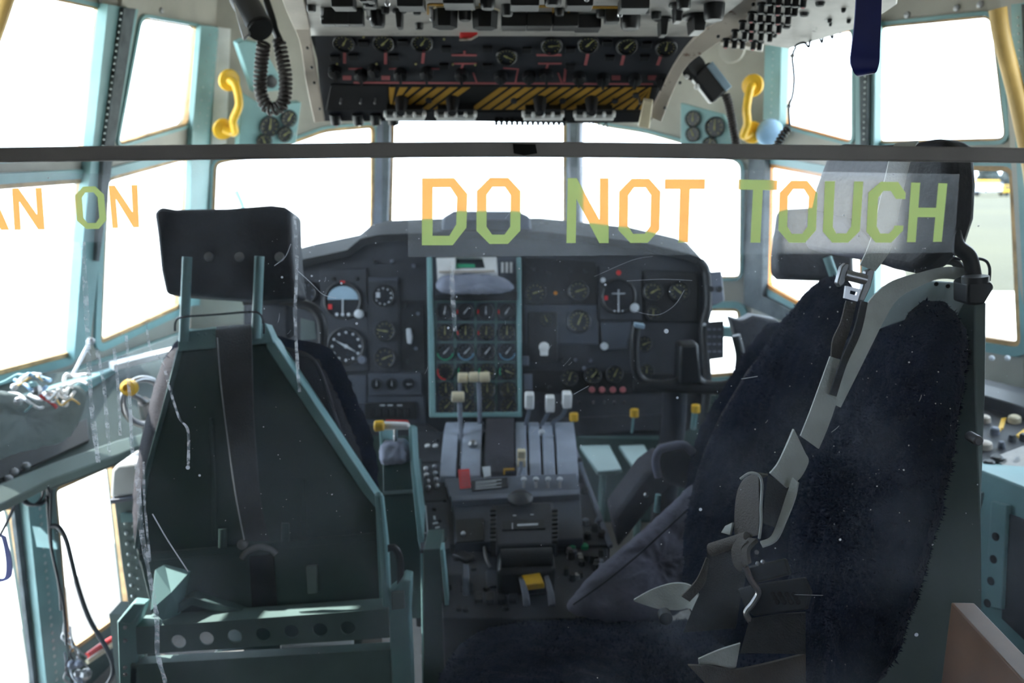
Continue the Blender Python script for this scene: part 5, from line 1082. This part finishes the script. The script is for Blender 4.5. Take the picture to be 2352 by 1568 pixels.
b = MB(); b.pxp(XZ(1.83), [(878, 972), (935, 974), (942, 981), (935, 987), (878, 989)], -0.008, 0.014); b.build('white_grip', M['white'], th, bevel=0.004)
b = MB(); b.pxp(XZ(1.86), [(880, 972), (886, 965), (936, 966), (940, 974), (940, 978), (870, 978)], -0.006, 0.0); b.build('backing_plate', M['red'], th)
MB().cyl(P(908, 985, 1.84), P(908, 1015, 1.85), 0.005).build('shaft', M['metal'], th)
# ================================================================== flight engineer seat (right foreground)
fe = thing('engineer_seat', 'large navy fleece-covered seat in the right foreground with grey harness', 'seat', (0.45, 1.3, 0))
BKF = Frame.from_pts(P(1880, 660, 1.42), P(2230, 760, 1.10), P(1700, 1360, 1.42)) if hasattr(Frame, 'from_pts') else None
def F3(a, b_, c):       # a origin, b to the right, c upward
    return Frame(a, b_-a, c-a)
BL = F3(P(1600, 1340, 1.46), P(1850, 1400, 1.28), P(1905, 650, 1.50))
BR = F3(P(1850, 1420, 1.22), P(2120, 1440, 1.02), P(2060, 690, 1.28))
FL = [(1872, 652), (1905, 636), (1945, 640), (1975, 690), (1985, 760), (1960, 900), (1915, 1020), (1880, 1130), (1860, 1300), (1840, 1450), (1700, 1500), (1585, 1400), (1574, 1290), (1580, 1190), (1602, 1100), (1638, 1005), (1684, 922), (1736, 836), (1796, 745), (1840, 690)]
FR = [(2050, 690), (2085, 672), (2120, 668), (2160, 688), (2196, 722), (2208, 780), (2198, 880), (2174, 1010), (2148, 1160), (2112, 1290), (2064, 1440), (2010, 1568), (1900, 1640), (1850, 1568), (1838, 1400), (1836, 1250), (1850, 1120), (1876, 1030), (1910, 930), (1945, 830), (1990, 750)]
pillow('back_cushion', BL, FL, 0.035, M['fleece'], fe, N=220, rings=26, noise_a=0.003, back=1.2, tuft=26000, tl=0.005)
pillow('back_cushion', BR, FR, 0.055, M['fleece'], fe, N=240, rings=30, noise_a=0.004, back=0.8, tuft=32000, tl=0.005)
# seat pan fleece
PZF = Frame((0.25, 1.35, 0.56), (1, 0, 0), (0, 1, 0))
pan = [(-0.145, 1.12), (-0.14, 1.38), (-0.10, 1.50), (-0.02, 1.555), (0.15, 1.58), (0.35, 1.57), (0.52, 1.54), (0.62, 1.45), (0.62, 1.10), (0.55, 0.98), (0.20, 0.96), (-0.08, 1.0)]
pillow('seat_cushion', Frame((0, 0, 0.52), (1, 0, 0), (0, 1, 0)), pan, 0.065, M['fleece'], fe, N=240, rings=34, noise_a=0.004, back=1.0, exp=0.40, tuft=36000, tl=0.006, px=False)
b = MB(); b.prism(XY(0.40), [(-0.10, 1.02), (-0.10, 1.5), (0.6, 1.5), (0.66, 1.02)], 0, 0.07); b.build('seat_frame', M['olive'], fe, bevel=0.01)
b = MB(); b.wbox(0.05, 0.45, 1.08, 1.42, 0.0, 0.395); b.build('pedestal', M['olive'], fe, bevel=0.01)
# back shell and right side channel
b = MB(); b.ribbon([(2226, 700, 2252, 690, 1.20, 1.18), (2200, 760, 2252, 760, 1.20, 1.16), (2190, 880, 2252, 880, 1.18, 1.14), (2160, 1020, 2252, 1020, 1.16, 1.12), (2130, 1180, 2252, 1180, 1.13, 1.10), (2080, 1330, 2250, 1320, 1.10, 1.08), (2020, 1500, 2250, 1480, 1.08, 1.06), (1990, 1700, 2250, 1700, 1.06, 1.04)], 0.02)
b.build('side_channel', M['olive'], fe, bevel=0.002)
b = MB(); b.lathe(XZ(1.08), *XZ(1.08).px(2236, 1006), [(0.007, -0.01), (0.007, 0.012), (0.005, 0.014)], 14); b.build('channel_bolt', M['dmetal'], fe)
b = MB(); b.pxp(XZ(1.20), [(1990, 700), (2085, 665), (2130, 645), (2240, 652), (2232, 770), (2120, 720), (2010, 760)], -0.012, 0.0); sp = b.build('shoulder_plate', M['plate'], fe, bevel=0.002)
for x, y in ((2150, 652), (2177, 657), (2205, 664), (2217, 667)): MB().lathe(XZ(1.20), *XZ(1.20).px(x, y), [(0.0032, 0.0), (0.0032, 0.0008)], 10).build('hole', M['black'], sp)
b = MB(); b.pxp(XZ(1.13), [(2222, 650), (2245, 640), (2280, 648), (2286, 660), (2262, 700), (2240, 702), (2222, 700)], -0.03, 0.01); b.build('corner_block', M['black'], fe, bevel=0.004)
MB().cyl(P(2240, 648, 1.12), P(2240, 634, 1.12), 0.017, seg=14).build('post_socket', M['black'], fe)
# headrest with posts
HR = FP((1900, 590, 1.34), (2100, 625, 1.18), (1910, 340, 1.36))
hh = [(1896, 350), (1925, 329), (2000, 333), (2080, 328), (2130, 318), (2166, 317), (2180, 335), (2186, 420), (2182, 500), (2160, 570), (2120, 610), (2090, 628), (2040, 618), (1990, 600), (1900, 588), (1850, 572), (1846, 520), (1866, 430)]
b = MB(); b.prism(HR, [HR.px(x, y, 0.0) for x, y in hh], -0.055, 0.0); b.build('headrest', M['vinyl'], fe, bevel=0.02, seg=4)
b = MB(); b.prism(HR, [HR.px(x, y, 0.012) for x, y in ((1850, 480), (1940, 500), (1990, 560), (2010, 600), (1930, 590), (1850, 572), (1842, 540))], -0.01, 0.012); b.build('grey_pad', M['slatecloth'], fe, bevel=0.008, seg=3)
b = MB(); b.tube(spline([P(x, y, 1.2) for x, y in ((2120, 612), (2150, 600), (2190, 600), (2215, 628), (2236, 640))], 6), 0.0065, 10); b.build('headrest_arm', M['black'], fe)
b = MB(); b.tube(spline([P(x, y, 1.16) for x, y in ((2186, 500), (2196, 560), (2226, 590), (2238, 640))], 6), 0.0105, 12); b.build('headrest_arm', M['black'], fe)
b = MB(); b.tube(spline([P(x, y, 1.18) for x, y in ((2118, 618), (2126, 592), (2150, 580), (2200, 594), (2255, 595), (2272, 612), (2272, 645))], 6), 0.0022, 6); b.build('cable_loop', M['cable'], fe)
# ---- harness
def belt(st, mt='webbing', th=0.0028, nm='harness_strap', sm=6): b = MB(); b.ribbon(st, th, sm); return b.build(nm, M[mt], fe)
belt([(2060, 330, 2110, 326, 1.15, 1.13), (2048, 345, 2098, 345, 1.11), (2030, 420, 2078, 420, 1.10), (2012, 500, 2062, 500, 1.09), (1996, 560, 2046, 570, 1.09), (1975, 608, 2010, 622, 1.10)], 'webbing')
belt([(2240, 622, 2236, 650, 1.17), (2180, 612, 2165, 640, 1.18), (2110, 626, 2110, 658, 1.19), (2040, 650, 2060, 688, 1.19), (1990, 700, 2030, 735, 1.17), (1965, 770, 2005, 785, 1.15), (1925, 860, 1962, 872, 1.13), (1898, 920, 1930, 935, 1.12)], 'webbing')
belt([(1943, 690, 1966, 694, 1.12), (1930, 740, 1955, 745, 1.12), (1912, 780, 1940, 790, 1.12), (1908, 820, 1930, 822, 1.12)], 'webbrown')
belt([(1978, 690, 1992, 694, 1.10), (1960, 760, 1976, 764, 1.10), (1930, 830, 1944, 836, 1.10), (1905, 905, 1920, 910, 1.10)], 'webd', 0.004)
belt([(1906, 818, 1932, 826, 1.115), (1880, 890, 1925, 904, 1.11), (1858, 950, 1905, 970, 1.10), (1838, 1000, 1880, 1030, 1.09), (1815, 985, 1815, 986, 1.09)][:4], 'webbing')
belt([(1822, 985, 1848, 1040, 1.085), (1800, 1035, 1856, 1060, 1.08), (1785, 1065, 1836, 1098, 1.075), (1768, 1086, 1806, 1120, 1.07)], 'webbing', 0.004)
# metal adjuster buckle
bk = MB(); B_ = FP((1930, 690, 1.085), (1990, 690, 1.085), (1935, 610, 1.09))
bk.pxp(B_, [(1934, 612), (1944, 603), (1952, 606), (1944, 640), (1940, 652), (1930, 660), (1923, 650)], -0.006, 0.006); bk.pxp(B_, [(1990, 622), (2002, 616), (2010, 622), (2000, 660), (1985, 692), (1972, 690), (1982, 660)], -0.006, 0.006)
bo = bk.build('buckle_frame', M['dmetal'], fe, bevel=0.0015)
MB().tube([B_.pp(1940, 630, 0.002), B_.pp(1988, 642, 0.002)], 0.0072, 14).build('roller', M['metal'], bo)
b = MB(); b.poly_holes(B_, [B_.px(x, y) for x, y in ((1940, 656), (1974, 664), (1966, 692), (1936, 684))], [[B_.px(x, y) for x, y in ((1950, 666), (1966, 670), (1963, 678), (1948, 674))]], 0.0, 0.005); b.build('tongue', M['metal'], bo, smooth=False)
# loop and lap belt
belt([(1742, 1100, 1764, 1090, 1.09, 1.06), (1716, 1096, 1738, 1086, 1.10, 1.06), (1698, 1120, 1744, 1092, 1.10, 1.055), (1690, 1160, 1744, 1120, 1.10, 1.05), (1688, 1210, 1744, 1180, 1.10, 1.05), (1690, 1242, 1742, 1228, 1.10, 1.05)], 'webbrown', 0.0025)
b = MB(); b.tube(spline([P(x, y, 1.045) for x, y in ((1700, 1100), (1722, 1086), (1742, 1090), (1750, 1110), (1748, 1160), (1748, 1200), (1744, 1236))], 6), 0.0018, 6); b.build('strap_edge', M['webbing'], fe)
belt([(1822, 1096, 1834, 1108, 1.06, 1.05), (1806, 1140, 1826, 1146, 1.055, 1.045), (1790, 1190, 1806, 1196, 1.05, 1.04), (1772, 1232, 1784, 1240, 1.045, 1.035), (1746, 1244, 1752, 1256, 1.04, 1.03)], 'webbing', 0.003)
belt([(1764, 1092, 1820, 1120, 1.10, 1.09), (1756, 1150, 1800, 1160, 1.10, 1.09), (1752, 1200, 1780, 1210, 1.10, 1.09)], 'webd', 0.003)
belt([(1700, 1236, 1720, 1244, 1.05, 1.03), (1684, 1260, 1706, 1262, 1.045, 1.03), (1688, 1294, 1708, 1290, 1.045, 1.03), (1702, 1308, 1714, 1300, 1.045, 1.03)], 'webbrown', 0.006)
belt([(1722, 1238, 1740, 1240, 1.04, 1.03), (1700, 1262, 1720, 1262, 1.035, 1.02), (1706, 1296, 1722, 1294, 1.035, 1.02)], 'webbrown', 0.006)
b = MB(); b.tube(spline([P(x, y, 1.03) for x, y in ((1712, 1300), (1724, 1330), (1742, 1358), (1730, 1384), (1714, 1405), (1722, 1424), (1734, 1432), (1742, 1424))], 6), 0.0042, 8); b.build('buckle_hook', M['metal'], fe)
b = MB(); b.tube([P(1634, 1262, 1.10), P(1718, 1236, 1.06)], 0.0095, 12); b.build('rolled_pad', M['webbrown'], fe)
belt([(1626, 1256, 1700, 1240, 1.10, 1.06), (1620, 1330, 1715, 1300, 1.11, 1.06), (1590, 1400, 1700, 1380, 1.13, 1.08), (1570, 1450, 1690, 1440, 1.15, 1.1)], 'webd', 0.004, 'lap_pad')
belt([(1622, 1280, 1632, 1284, 1.10), (1600, 1330, 1618, 1340, 1.11), (1565, 1368, 1584, 1380, 1.12)], 'webbrown', 0.003)
belt([(1668, 1208, 1684, 1200, 1.11, 1.10), (1658, 1222, 1678, 1228, 1.11, 1.10)], 'teal' if False else 'webbing', 0.004)
belt([(1456, 1376, 1460, 1380, 1.24), (1500, 1352, 1510, 1396, 1.22), (1550, 1338, 1556, 1400, 1.20), (1590, 1346, 1588, 1398, 1.18), (1612, 1380, 1600, 1440, 1.16)], 'webbing', 0.003, 'lap_strap')
belt([(1700, 1476, 1690, 1530, 1.02), (1650, 1492, 1668, 1538, 1.02), (1604, 1512, 1606, 1528, 1.02)], 'webbing', 0.003, 'lap_strap')
belt([(1580, 1526, 1620, 1568, 1.01), (1640, 1528, 1660, 1600, 1.01), (1700, 1535, 1720, 1620, 1.01), (1850, 1500, 1850, 1640, 1.0)], 'webbrown', 0.004, 'lap_strap')
belt([(1722, 1420, 1700, 1500, 1.03, 1.01), (1780, 1410, 1780, 1500, 1.02, 1.0), (1850, 1406, 1850, 1500, 1.0)], 'webd', 0.004, 'lap_strap')
bk = MB(); B2 = FP((1700, 1420, 1.04), (1860, 1400, 0.99), (1700, 1320, 1.06)); bk.pxp(B2, [(1694, 1352), (1730, 1342), (1845, 1326), (1860, 1360), (1850, 1400), (1730, 1415), (1712, 1400)], -0.008, 0.004)
bo = bk.build('buckle_plate', M['charcoal'], fe, bevel=0.002)
for i in range(4):
    for j in range(3): MB().lathe(B2, *B2.px(1775+i*16+j*5, 1364+j*9, 0.004), [(0.0035, 0.004), (0.003, 0.0046)], 8).build('perforation', M['black_m'], bo)
b = MB(); b.pxp(B2, [(1716, 1300), (1800, 1282), (1812, 1320), (1730, 1340)], 0.0, 0.014); bo = b.build('buckle_body', M['black'], fe, bevel=0.003)
for x, y in ((1738, 1268), (1740, 1294), (1752, 1290)): MB().ball(P(x, y, 1.035), 0.0032, 8).build('buckle_stud', M['metal'], fe)
MB().lathe(XZ(1.14), *XZ(1.14).px(1528, 1416), [(0.010, -0.01), (0.010, 0.006), (0.006, 0.008)], 16).build('belt_reel', M['black'], fe)

# ================================================================== copilot seat behind it
co = thing('copilot_seat', 'navy fleece-edged seat half hidden behind the engineer seat near the right yoke', 'seat', (0.75, 1.95, 0))
CP = FP((1600, 1200, 1.72), (1900, 1200, 1.72), (1760, 760, 1.82))
pillow('back_cushion', CP, [(1800, 738), (1762, 746), (1730, 782), (1700, 830), (1665, 885), (1628, 945), (1600, 1005), (1582, 1070), (1574, 1160), (1600, 1260), (1800, 1280), (1940, 1200), (1960, 900), (1920, 760), (1860, 738)], 0.03, M['fleece'], co, N=180, rings=14, noise_a=0.004, back=2.0, tuft=14000, tl=0.009)
b = MB(); b.pxp(CP, [(1812, 768), (1770, 790), (1720, 850), (1660, 950), (1618, 1040), (1600, 1120), (1610, 1240), (1880, 1240), (1900, 800)], 0.028, 0.045); b.build('back_shell', M['fabric'], co, bevel=0.006)
HC = FP((1790, 640, 1.80), (1940, 640, 1.80), (1790, 480, 1.82)); b = MB(); b.prism(HC, [HC.px(x, y, 0) for x, y in ((1786, 590), (1800, 480), (1960, 470), (1965, 640), (1930, 646), (1800, 642), (1786, 630))], -0.06, 0.0); b.build('headrest', M['vinyl'], co, bevel=0.012, seg=3)
MB().tube([P(1900, 590, 1.78), P(1932, 680, 1.76), P(1960, 760, 1.76)], 0.0095, 12).build('headrest_post', M['teal'], co)
b = MB(); b.tube(spline([P(x, y, 1.74) for x, y in ((1512, 1095), (1506, 1060), (1515, 1034), (1545, 1024), (1572, 1022), (1592, 1040))], 6), 0.009, 12); b.build('armrest_rim', M['slatecloth'], co)
b = MB(); b.pxp(XZ(1.75), [(1514, 1036), (1570, 1024), (1595, 1044), (1590, 1130), (1530, 1112), (1512, 1080)], -0.06, -0.005); b.build('armrest', M['charcoal'], co, bevel=0.01, seg=3)
b = MB(); b.pxp(XZ(1.80), [(1406, 1190), (1480, 1090), (1520, 1060), (1560, 1100), (1500, 1160), (1420, 1260)], -0.12, 0.0); b.build('seat_side', M['fabric'], co, bevel=0.01)
MB().ball(P(1484, 1136, 1.78), 0.006, 10).build('release_knob', M['metal'], co); MB().tube([P(1512, 1135, 1.76), P(1508, 1175, 1.76)], 0.007, 10).build('release_lever', M['teal'], co)
SLF = FP((1310, 1384, 1.53), (1590, 1384, 1.55), (1590, 1120, 1.65))
pillow('thigh_bolster', SLF, [(1302, 1396), (1330, 1350), (1372, 1305), (1430, 1255), (1500, 1195), (1550, 1148), (1592, 1112), (1640, 1130), (1650, 1250), (1600, 1380), (1480, 1430), (1360, 1420)], 0.03, M['slatecloth'], co, N=120, rings=16, noise_a=0.003, back=1.0)
b = MB(); b.tube(spline([P(x, y, Y) for x, y, Y in ((1316, 1388, 1.50), (1390, 1336, 1.512), (1470, 1270, 1.530), (1530, 1215, 1.545), (1580, 1170, 1.565))], 6), 0.0018, 6); b.build('piping', M['cable'], co)
MB().wbox(0.50, 0.95, 1.78, 2.15, 0.42, 0.56).build('seat_cushion', M['fleece'], co, bevel=0.03, seg=3); MB().wbox(0.58, 0.86, 1.8, 2.1, 0, 0.415).build('pedestal_base', M['green_d'], co, bevel=0.01)
# dark pouch by the right window, behind the copilot seat
b = MB(); b.pxp(XZ(2.4), [(1678, 730), (1705, 738), (1730, 725), (1790, 735), (1780, 800), (1740, 870), (1712, 850), (1700, 800), (1690, 770)], -0.06, 0.0); tag(b.build('dark_pouch', M['vinyl'], bevel=0.008), 'black folded pouch hanging by the right corner window behind the copilot seat', 'pouch')

# ================================================================== right side console and cabinet, board
rc = thing('side_console', 'right side console with dark switch panel, yellow marks and copper knobs', 'console', (1.25, 1.75, 0))
RC = F3(P(2180, 1080, 1.62), P(2420, 1160, 1.45), P(2250, 900, 1.95))
b = MB(); b.pxp(RC, [(2150, 1050), (2150, 850), (2250, 868), (2520, 930), (2520, 1160), (2352, 1118), (2250, 1078)], -0.05, 0.0); b.build('top_panel', M['charcoal'], rc)
b = MB(); b.pxp(RC, [(2150, 880), (2150, 866), (2250, 878), (2520, 950), (2520, 985), (2352, 935), (2250, 905)], 0.0, 0.03); b.build('raised_back', M['black'], rc, bevel=0.003)
for x, y, r_, mt in ((2262, 968, .012, 'cream'), (2330, 968, .014, 'ivory'), (2262, 1028, .015, 'cream'), (2285, 995, .010, 'slate'), (2325, 1012, .008, 'black'), (2290, 1062, .014, 'black'), (2272, 1072, .012, 'black'), (2308, 945, .008, 'slate'), (2345, 1100, .008, 'black'), (2300, 1028, .007, 'slate'), (2350, 1010, .008, 'black')):
    MB().lathe(RC, *RC.px(x, y), [(r_, 0), (r_*0.9, 0.012), (r_*0.6, 0.015)], 14).build('knob', M[mt], rc)
b = MB()
for q in ([(2300, 960), (2312, 958), (2304, 982), (2292, 986)], [(2286, 984), (2300, 980), (2298, 988), (2286, 990)], [(2334, 998), (2352, 984), (2356, 992), (2340, 1002)]): b.pxp(RC, q, 0, 0.004)
b.build('yellow_guard', M['yellow'], rc)
b = MB(); b.pxp(RC, [(2290, 1045), (2352, 1022), (2380, 1040), (2380, 1075), (2300, 1070)], 0, 0.008); b.build('pale_plate', M['lgrey'], rc, bevel=0.002)
rr = random.Random(4)
for k in range(16): 
    x = rr.uniform(2258, 2352); y = rr.uniform(1060, 1100); MB().box(RC, *(lambda c: (c[0]-0.005, c[0]+0.005, c[1]-0.007, c[1]+0.007))(RC.px(x, y)), 0, 0.008).build('rocker_switch', M[rr.choice(['black', 'slate', 'mark', 'black', 'pink'])], rc)
CFc = F3(P(2200, 1400, 1.50), P(2420, 1400, 1.32), P(2200, 1100, 1.56))
b = MB(); b.pxp(CFc, [(2160, 1062), (2250, 1078), (2352, 1118), (2560, 1180), (2560, 1800), (2160, 1800)], -0.4, 0.0); b.build('cabinet', M['teal'], rc, bevel=0.004)
b = MB(); b.pxp(CFc, [(2308, 1176), (2360, 1196), (2560, 1260), (2560, 1600), (2352, 1470), (2300, 1420)], 0.0, 0.004); b.build('dark_door', M['charcoal'], rc, bevel=0.001)
b = MB(); b.pxp(CFc, [(2276, 1150), (2312, 1160), (2300, 1400), (2262, 1392)], 0.0, 0.012); fl = b.build('drilled_flange', M['teal'], rc, bevel=0.002)
for x, y in ((2287, 1232), (2282, 1284), (2276, 1334), (2268, 1385)): MB().lathe(CFc, *CFc.px(x, y, 0.012), [(0.008, 0.0121), (0.008, 0.0128)], 14).build('hole', M['black_m'], fl)
b = MB(); b.cyl(P(2254, 1130, 1.50), P(2254, 1200, 1.50), 0.004); b.build('hinge_pin', M['metal'], rc)
# blurred bits on sill at right window
b = MB(); 
for x in (2278, 2314): b.ball(P(x, 822, 1.98), 0.007, 8)
tag(b.build('sill_stud', M['mark']), 'pair of pale studs on the teal sill under the right window', 'stud')
wd = MB(); 
W0 = F3(P(2180, 1500, 0.92), P(2360, 1600, 0.80), P(2190, 1380, 0.93))
wd.pxp(W0, [(2176, 1390), (2250, 1378), (2420, 1530), (2420, 1760), (2160, 1760), (2168, 1500)], -0.03, 0.0)
b = MB()
A0 = P(2184, 1382, 0.93); B0 = P(2420, 1640, 0.72); T0 = (P(2245, 1378, 0.97)-A0)
fr = Frame(A0, B0-A0, (0, 0, 1)); Lb = (B0-A0).length
b.box(fr, 0, Lb, -0.45, 0.0, -0.028, 0.0)
tag(b.build('wooden_board', M['wood'], bevel=0.002), 'brown varnished wooden board edge standing in the bottom right corner', 'board')

# ================================================================== left side clutter
# steering tiller
tl_ = thing('steering_tiller', 'silver steering ring with round yellow knob left of the pilot seat', 'steering wheel', P(330, 990, 2.0))
ring = [P(330+48*math.cos(a), 922+52*math.sin(a), 1.98+0.05*math.cos(a)) for a in [k*math.pi/16 for k in range(32)]]
MB().tube(ring, 0.0085, 12, True).build('ring', M['metal'], tl_)
MB().lathe(FP((270, 905, 1.93), (320, 905, 1.93), (270, 860, 1.94)), *FP((270, 905, 1.93), (320, 905, 1.93), (270, 860, 1.94)).px(297, 890), [(0.012, -0.018), (0.019, -0.010), (0.021, 0.0), (0.018, 0.012), (0.009, 0.016), (0.007, 0.010)], 20).build('knob', M['yellow'], tl_)
b = MB(); b.tube([P(330, 922, 1.98), P(316, 912, 1.96), P(300, 905, 1.94)], 0.007, 8); b.tube([P(330, 922, 1.98), P(372, 922, 2.02)], 0.007, 8); b.tube([P(330, 922, 1.98), P(340, 990, 2.10)], 0.014, 10); b.build('spoke', M['dmetal'], tl_)
# sloping side console on the left
lc = thing('side_console', 'dark teal side console running under the left window sill', 'console', (-1.15, 1.9, 0))
LCF = F3(P(-60, 1080, 1.72), P(400, 960, 2.25), P(-60, 900, 1.95))
b = MB(); b.pxp(LCF, [(-160, 1150), (-160, 880), (180, 850), (430, 760), (500, 760), (420, 1000), (270, 1045), (120, 1100)], -0.04, 0.0); b.build('slope_panel', M['slope'], lc, bevel=0.004)
b = MB(); b.pxp(LCF, [(-120, 1150), (0, 1110), (120, 1062), (270, 1010), (400, 975), (404, 990), (272, 1045), (120, 1100), (0, 1160), (-120, 1210)], 0.0, 0.03); b.build('lower_rail', M['olive'], lc, bevel=0.004)
b = MB(); b.pxp(LCF, [(-100, 1075), (0, 1055), (200, 960), (206, 1010), (100, 1058), (0, 1100), (-100, 1140)], 0.001, 0.01); b.build('dark_recess', M['black'], lc, bevel=0.002)
for x, y in ((33, 1084), (60, 1070), (85, 1092), (20, 1100)): MB().ball(LCF.pp(x, y, 0.012), 0.010, 10).build('connector', M['dmetal'], lc)
b = MB(); b.prism(XY(0), [PZ(250, 834, 0.925)[:2], PZ(585, 735, 0.955)[:2], PZ(600, 745, 0.94)[:2], PZ(262, 850, 0.915)[:2]], 0.912, 0.930); tag(b.build('sunlit_sill_strip', M['white'], bevel=0.002), 'sunlit strip of the left window sill, coloured white, behind the seat', 'strip')  # sunlight on the sill top, put in as a white slab
pillow_c = pillow('hanging_canvas', F3(P(-60, 1090, 1.68), P(200, 1060, 1.9), P(-60, 900, 1.8)), [(-80, 900), (60, 905), (150, 885), (196, 900), (185, 960), (150, 1010), (60, 1035), (-80, 1060)], 0.012, M['canvas'], None, N=90, rings=10, noise_a=0.004)
tag(pillow_c, 'grey-green canvas sheet hanging over the left side console', 'canvas')
rr = random.Random(8)
for lab, cnt, mt, box in (('tangle of pale and teal wires lying on the left window sill', 6, ['teal', 'white', 'white', 'yellow_tube', 'bluelight'], (0, 180, 865, 935)),):
    t = thing('wire_bundle', lab, 'wires', P(80, 920, 1.9))
    for k in range(16):
        x0, y0 = rr.uniform(-20, 150), rr.uniform(870, 930); pts = [P(x0, y0, 1.88)]
        for j in range(4): x0 += rr.uniform(5, 28); y0 += rr.uniform(-22, 20)-2; pts.append(P(x0, max(860, min(945, y0)), 1.88-rr.uniform(0, 0.06)))
        MB().tube(spline(pts, 5), rr.choice([0.0025, 0.0035, 0.0045]), 6).build('wire', M[rr.choice(mt[:]) if rr.random() > 0.12 else 'red'], t)
    for k in range(6): MB().ball(P(rr.uniform(0, 150), rr.uniform(880, 930), 1.84), rr.uniform(0.008, 0.014), 8).build('terminal', M[rr.choice(['teal', 'white', 'metal'])], t)
b = MB(); b.tube(spline([P(205, 786, 2.25), P(198, 800, 2.2), P(178, 840, 2.1), P(165, 865, 2.0)], 5), 0.005, 8); b.ball(P(208, 784, 2.26), 0.012, 10); tag(b.build('window_latch_rod', M['dmetal']), 'thin grey rod from the left window post down to the sill', 'rod')
# white sun-lit box left of the seat with teal stand
bx = thing('white_housing', 'bright white metal housing on the left behind the pilot seat edge', 'housing', P(290, 1150, 1.75))
BXF = XZ(1.74); b = MB(); b.pxp(BXF, [(252, 1145), (256, 1080), (268, 1066), (330, 1062), (345, 1070), (345, 1135)], -0.10, 0.0); b.build('cover', M['white'], bx, bevel=0.008, seg=3)
b = MB(); b.pxp(BXF, [(250, 1148), (345, 1136), (345, 1142), (256, 1158)], -0.10, 0.006); b.build('bottom_lip', M['slate'], bx, bevel=0.002)
b = MB(); b.pxp(BXF, [(262, 1152), (340, 1142), (352, 1420), (300, 1420), (280, 1300), (268, 1200)], -0.08, -0.01); sd_ = b.build('rivet_plate', M['olive'], bx, bevel=0.002)
b = MB()
for y in range(1200, 1400, 24):
    b.ball(BXF.pp(288+(y-1200)*0.1, y, -0.009), 0.0048, 8)
    b.ball(BXF.pp(305+(y-1200)*0.1, y+8, -0.009), 0.003, 8)
b.build('plate_rivet', M['rivet'], sd_)
MB().wbox(P(262, 1420, 1.78).x, P(340, 1420, 1.78).x, 1.76, 1.82, 0.0, P(300, 1418, 1.78).z+0.02).build('foot', M['olive'], bx)
b = MB(); b.pxp(BXF, [(276, 1180), (330, 1178), (332, 1196), (278, 1200)], -0.01, -0.002); b.build('teal_band', M['teal'], bx)
# cables and straps at lower left
cc = thing('coiled_cable', 'coil of black cable hanging at the top of the lower left window post', 'cable', P(70, 1140, 1.8))
for dx, dy, rx, ry in ((0, 0, 34, 32), (8, 4, 30, 28), (-4, -2, 28, 34)):
    MB().tube([P(75+dx+rx*math.cos(a), 1128+dy+ry*math.sin(a), 1.78+0.01*math.sin(3*a)) for a in [k*math.pi/14 for k in range(28)]], 0.0032, 7, True).build('loop', M['cable'], cc)
MB().tube(spline([P(x, y, 1.78) for x, y in ((40, 1145), (20, 1190), (2, 1225), (-20, 1260))], 5), 0.0035, 7).build('tail', M['cable'], cc)
MB().tube(spline([P(x, y, 1.78) for x, y in ((108, 1140), (112, 1200), (118, 1260), (135, 1340), (140, 1400))], 5), 0.0035, 7).build('tail', M['cable'], cc)
MB().tube(spline([P(x, y, 1.78) for x, y in ((118, 1125), (116, 1210), (122, 1280), (142, 1370), (148, 1420), (152, 1480))], 5), 0.003, 7).build('tail', M['cable'], cc)
c2 = MB().tube(spline([P(x, y, 1.78) for x, y in ((118, 1208), (135, 1210), (152, 1240), (165, 1290), (180, 1350), (205, 1420), (240, 1480), (258, 1520), (258, 1550), (240, 1580))], 6), 0.0055, 9); tag(c2.build('thick_cable', M['cable']), 'single thick blue-black cable curving down across the lower left window', 'cable')
b = MB(); b.ribbon([(0, 1225, 14, 1232, 1.7), (8, 1250, 20, 1256, 1.7), (14, 1290, 27, 1290, 1.7), (12, 1322, 26, 1324, 1.7), (0, 1328, 2, 1336, 1.7), (-20, 1320, -20, 1332, 1.7)], 0.003); tag(b.build('blue_strap', M['blue']), 'short blue strap loop hanging at the left edge by the coiled cable', 'strap')
b = MB(); b.pxp(XZ(1.95), [(74, 1208), (92, 1210), (130, 1248), (132, 1262), (84, 1256)], -0.006, 0.0); tag(b.build('post_bracket', M['teal'], bevel=0.001), 'small teal gusset bracket on the lower left window post', 'bracket')
# debris at foot of the post: red-ended harness
dh = thing('wiring_harness', 'messy wiring harness with a red sleeve on the floor edge at lower left', 'wires', P(220, 1500, 1.95))
MB().tube([P(200, 1505, 2.0), P(232, 1482, 2.05), P(262, 1464, 2.1)], 0.008, 10).build('red_sleeve', M['red'], dh)
MB().tube([P(200, 1520, 2.0), P(262, 1478, 2.08)], 0.007, 10).build('tan_sleeve', M['ivory'], dh)
for k in range(9):
    x0 = rr.uniform(140, 165); y0 = rr.uniform(1400, 1540); MB().tube(spline([P(x0, y0, 1.9), P(x0+rr.uniform(-10, 10), y0+25, 1.88), P(x0+rr.uniform(0, 30), y0+50, 1.9), P(x0+rr.uniform(0, 50), y0+70, 1.9)], 5), 0.0022, 6).build('wire', M[rr.choice(['cable', 'mark', 'dmetal'])], dh)
for k in range(6): MB().ball(P(rr.uniform(165, 200), rr.uniform(1515, 1565), 1.9), rr.uniform(0.010, 0.018), 8).build('connector', M[rr.choice(['dmetal', 'slate', 'black'])], dh)
# wiper arm outside left windshield
b = MB(); b.tube([P(542, 438, 3.5), P(556, 470, 3.5), P(580, 560, 3.5), P(620, 720, 3.3)], 0.011, 8); b.tube([P(536, 400+38, 3.5), P(560, 478, 3.5)], 0.006, 6); tag(b.build('wiper_arm', M['teal']), 'short grey-green wiper arm outside the left windshield above the headrest', 'wiper')
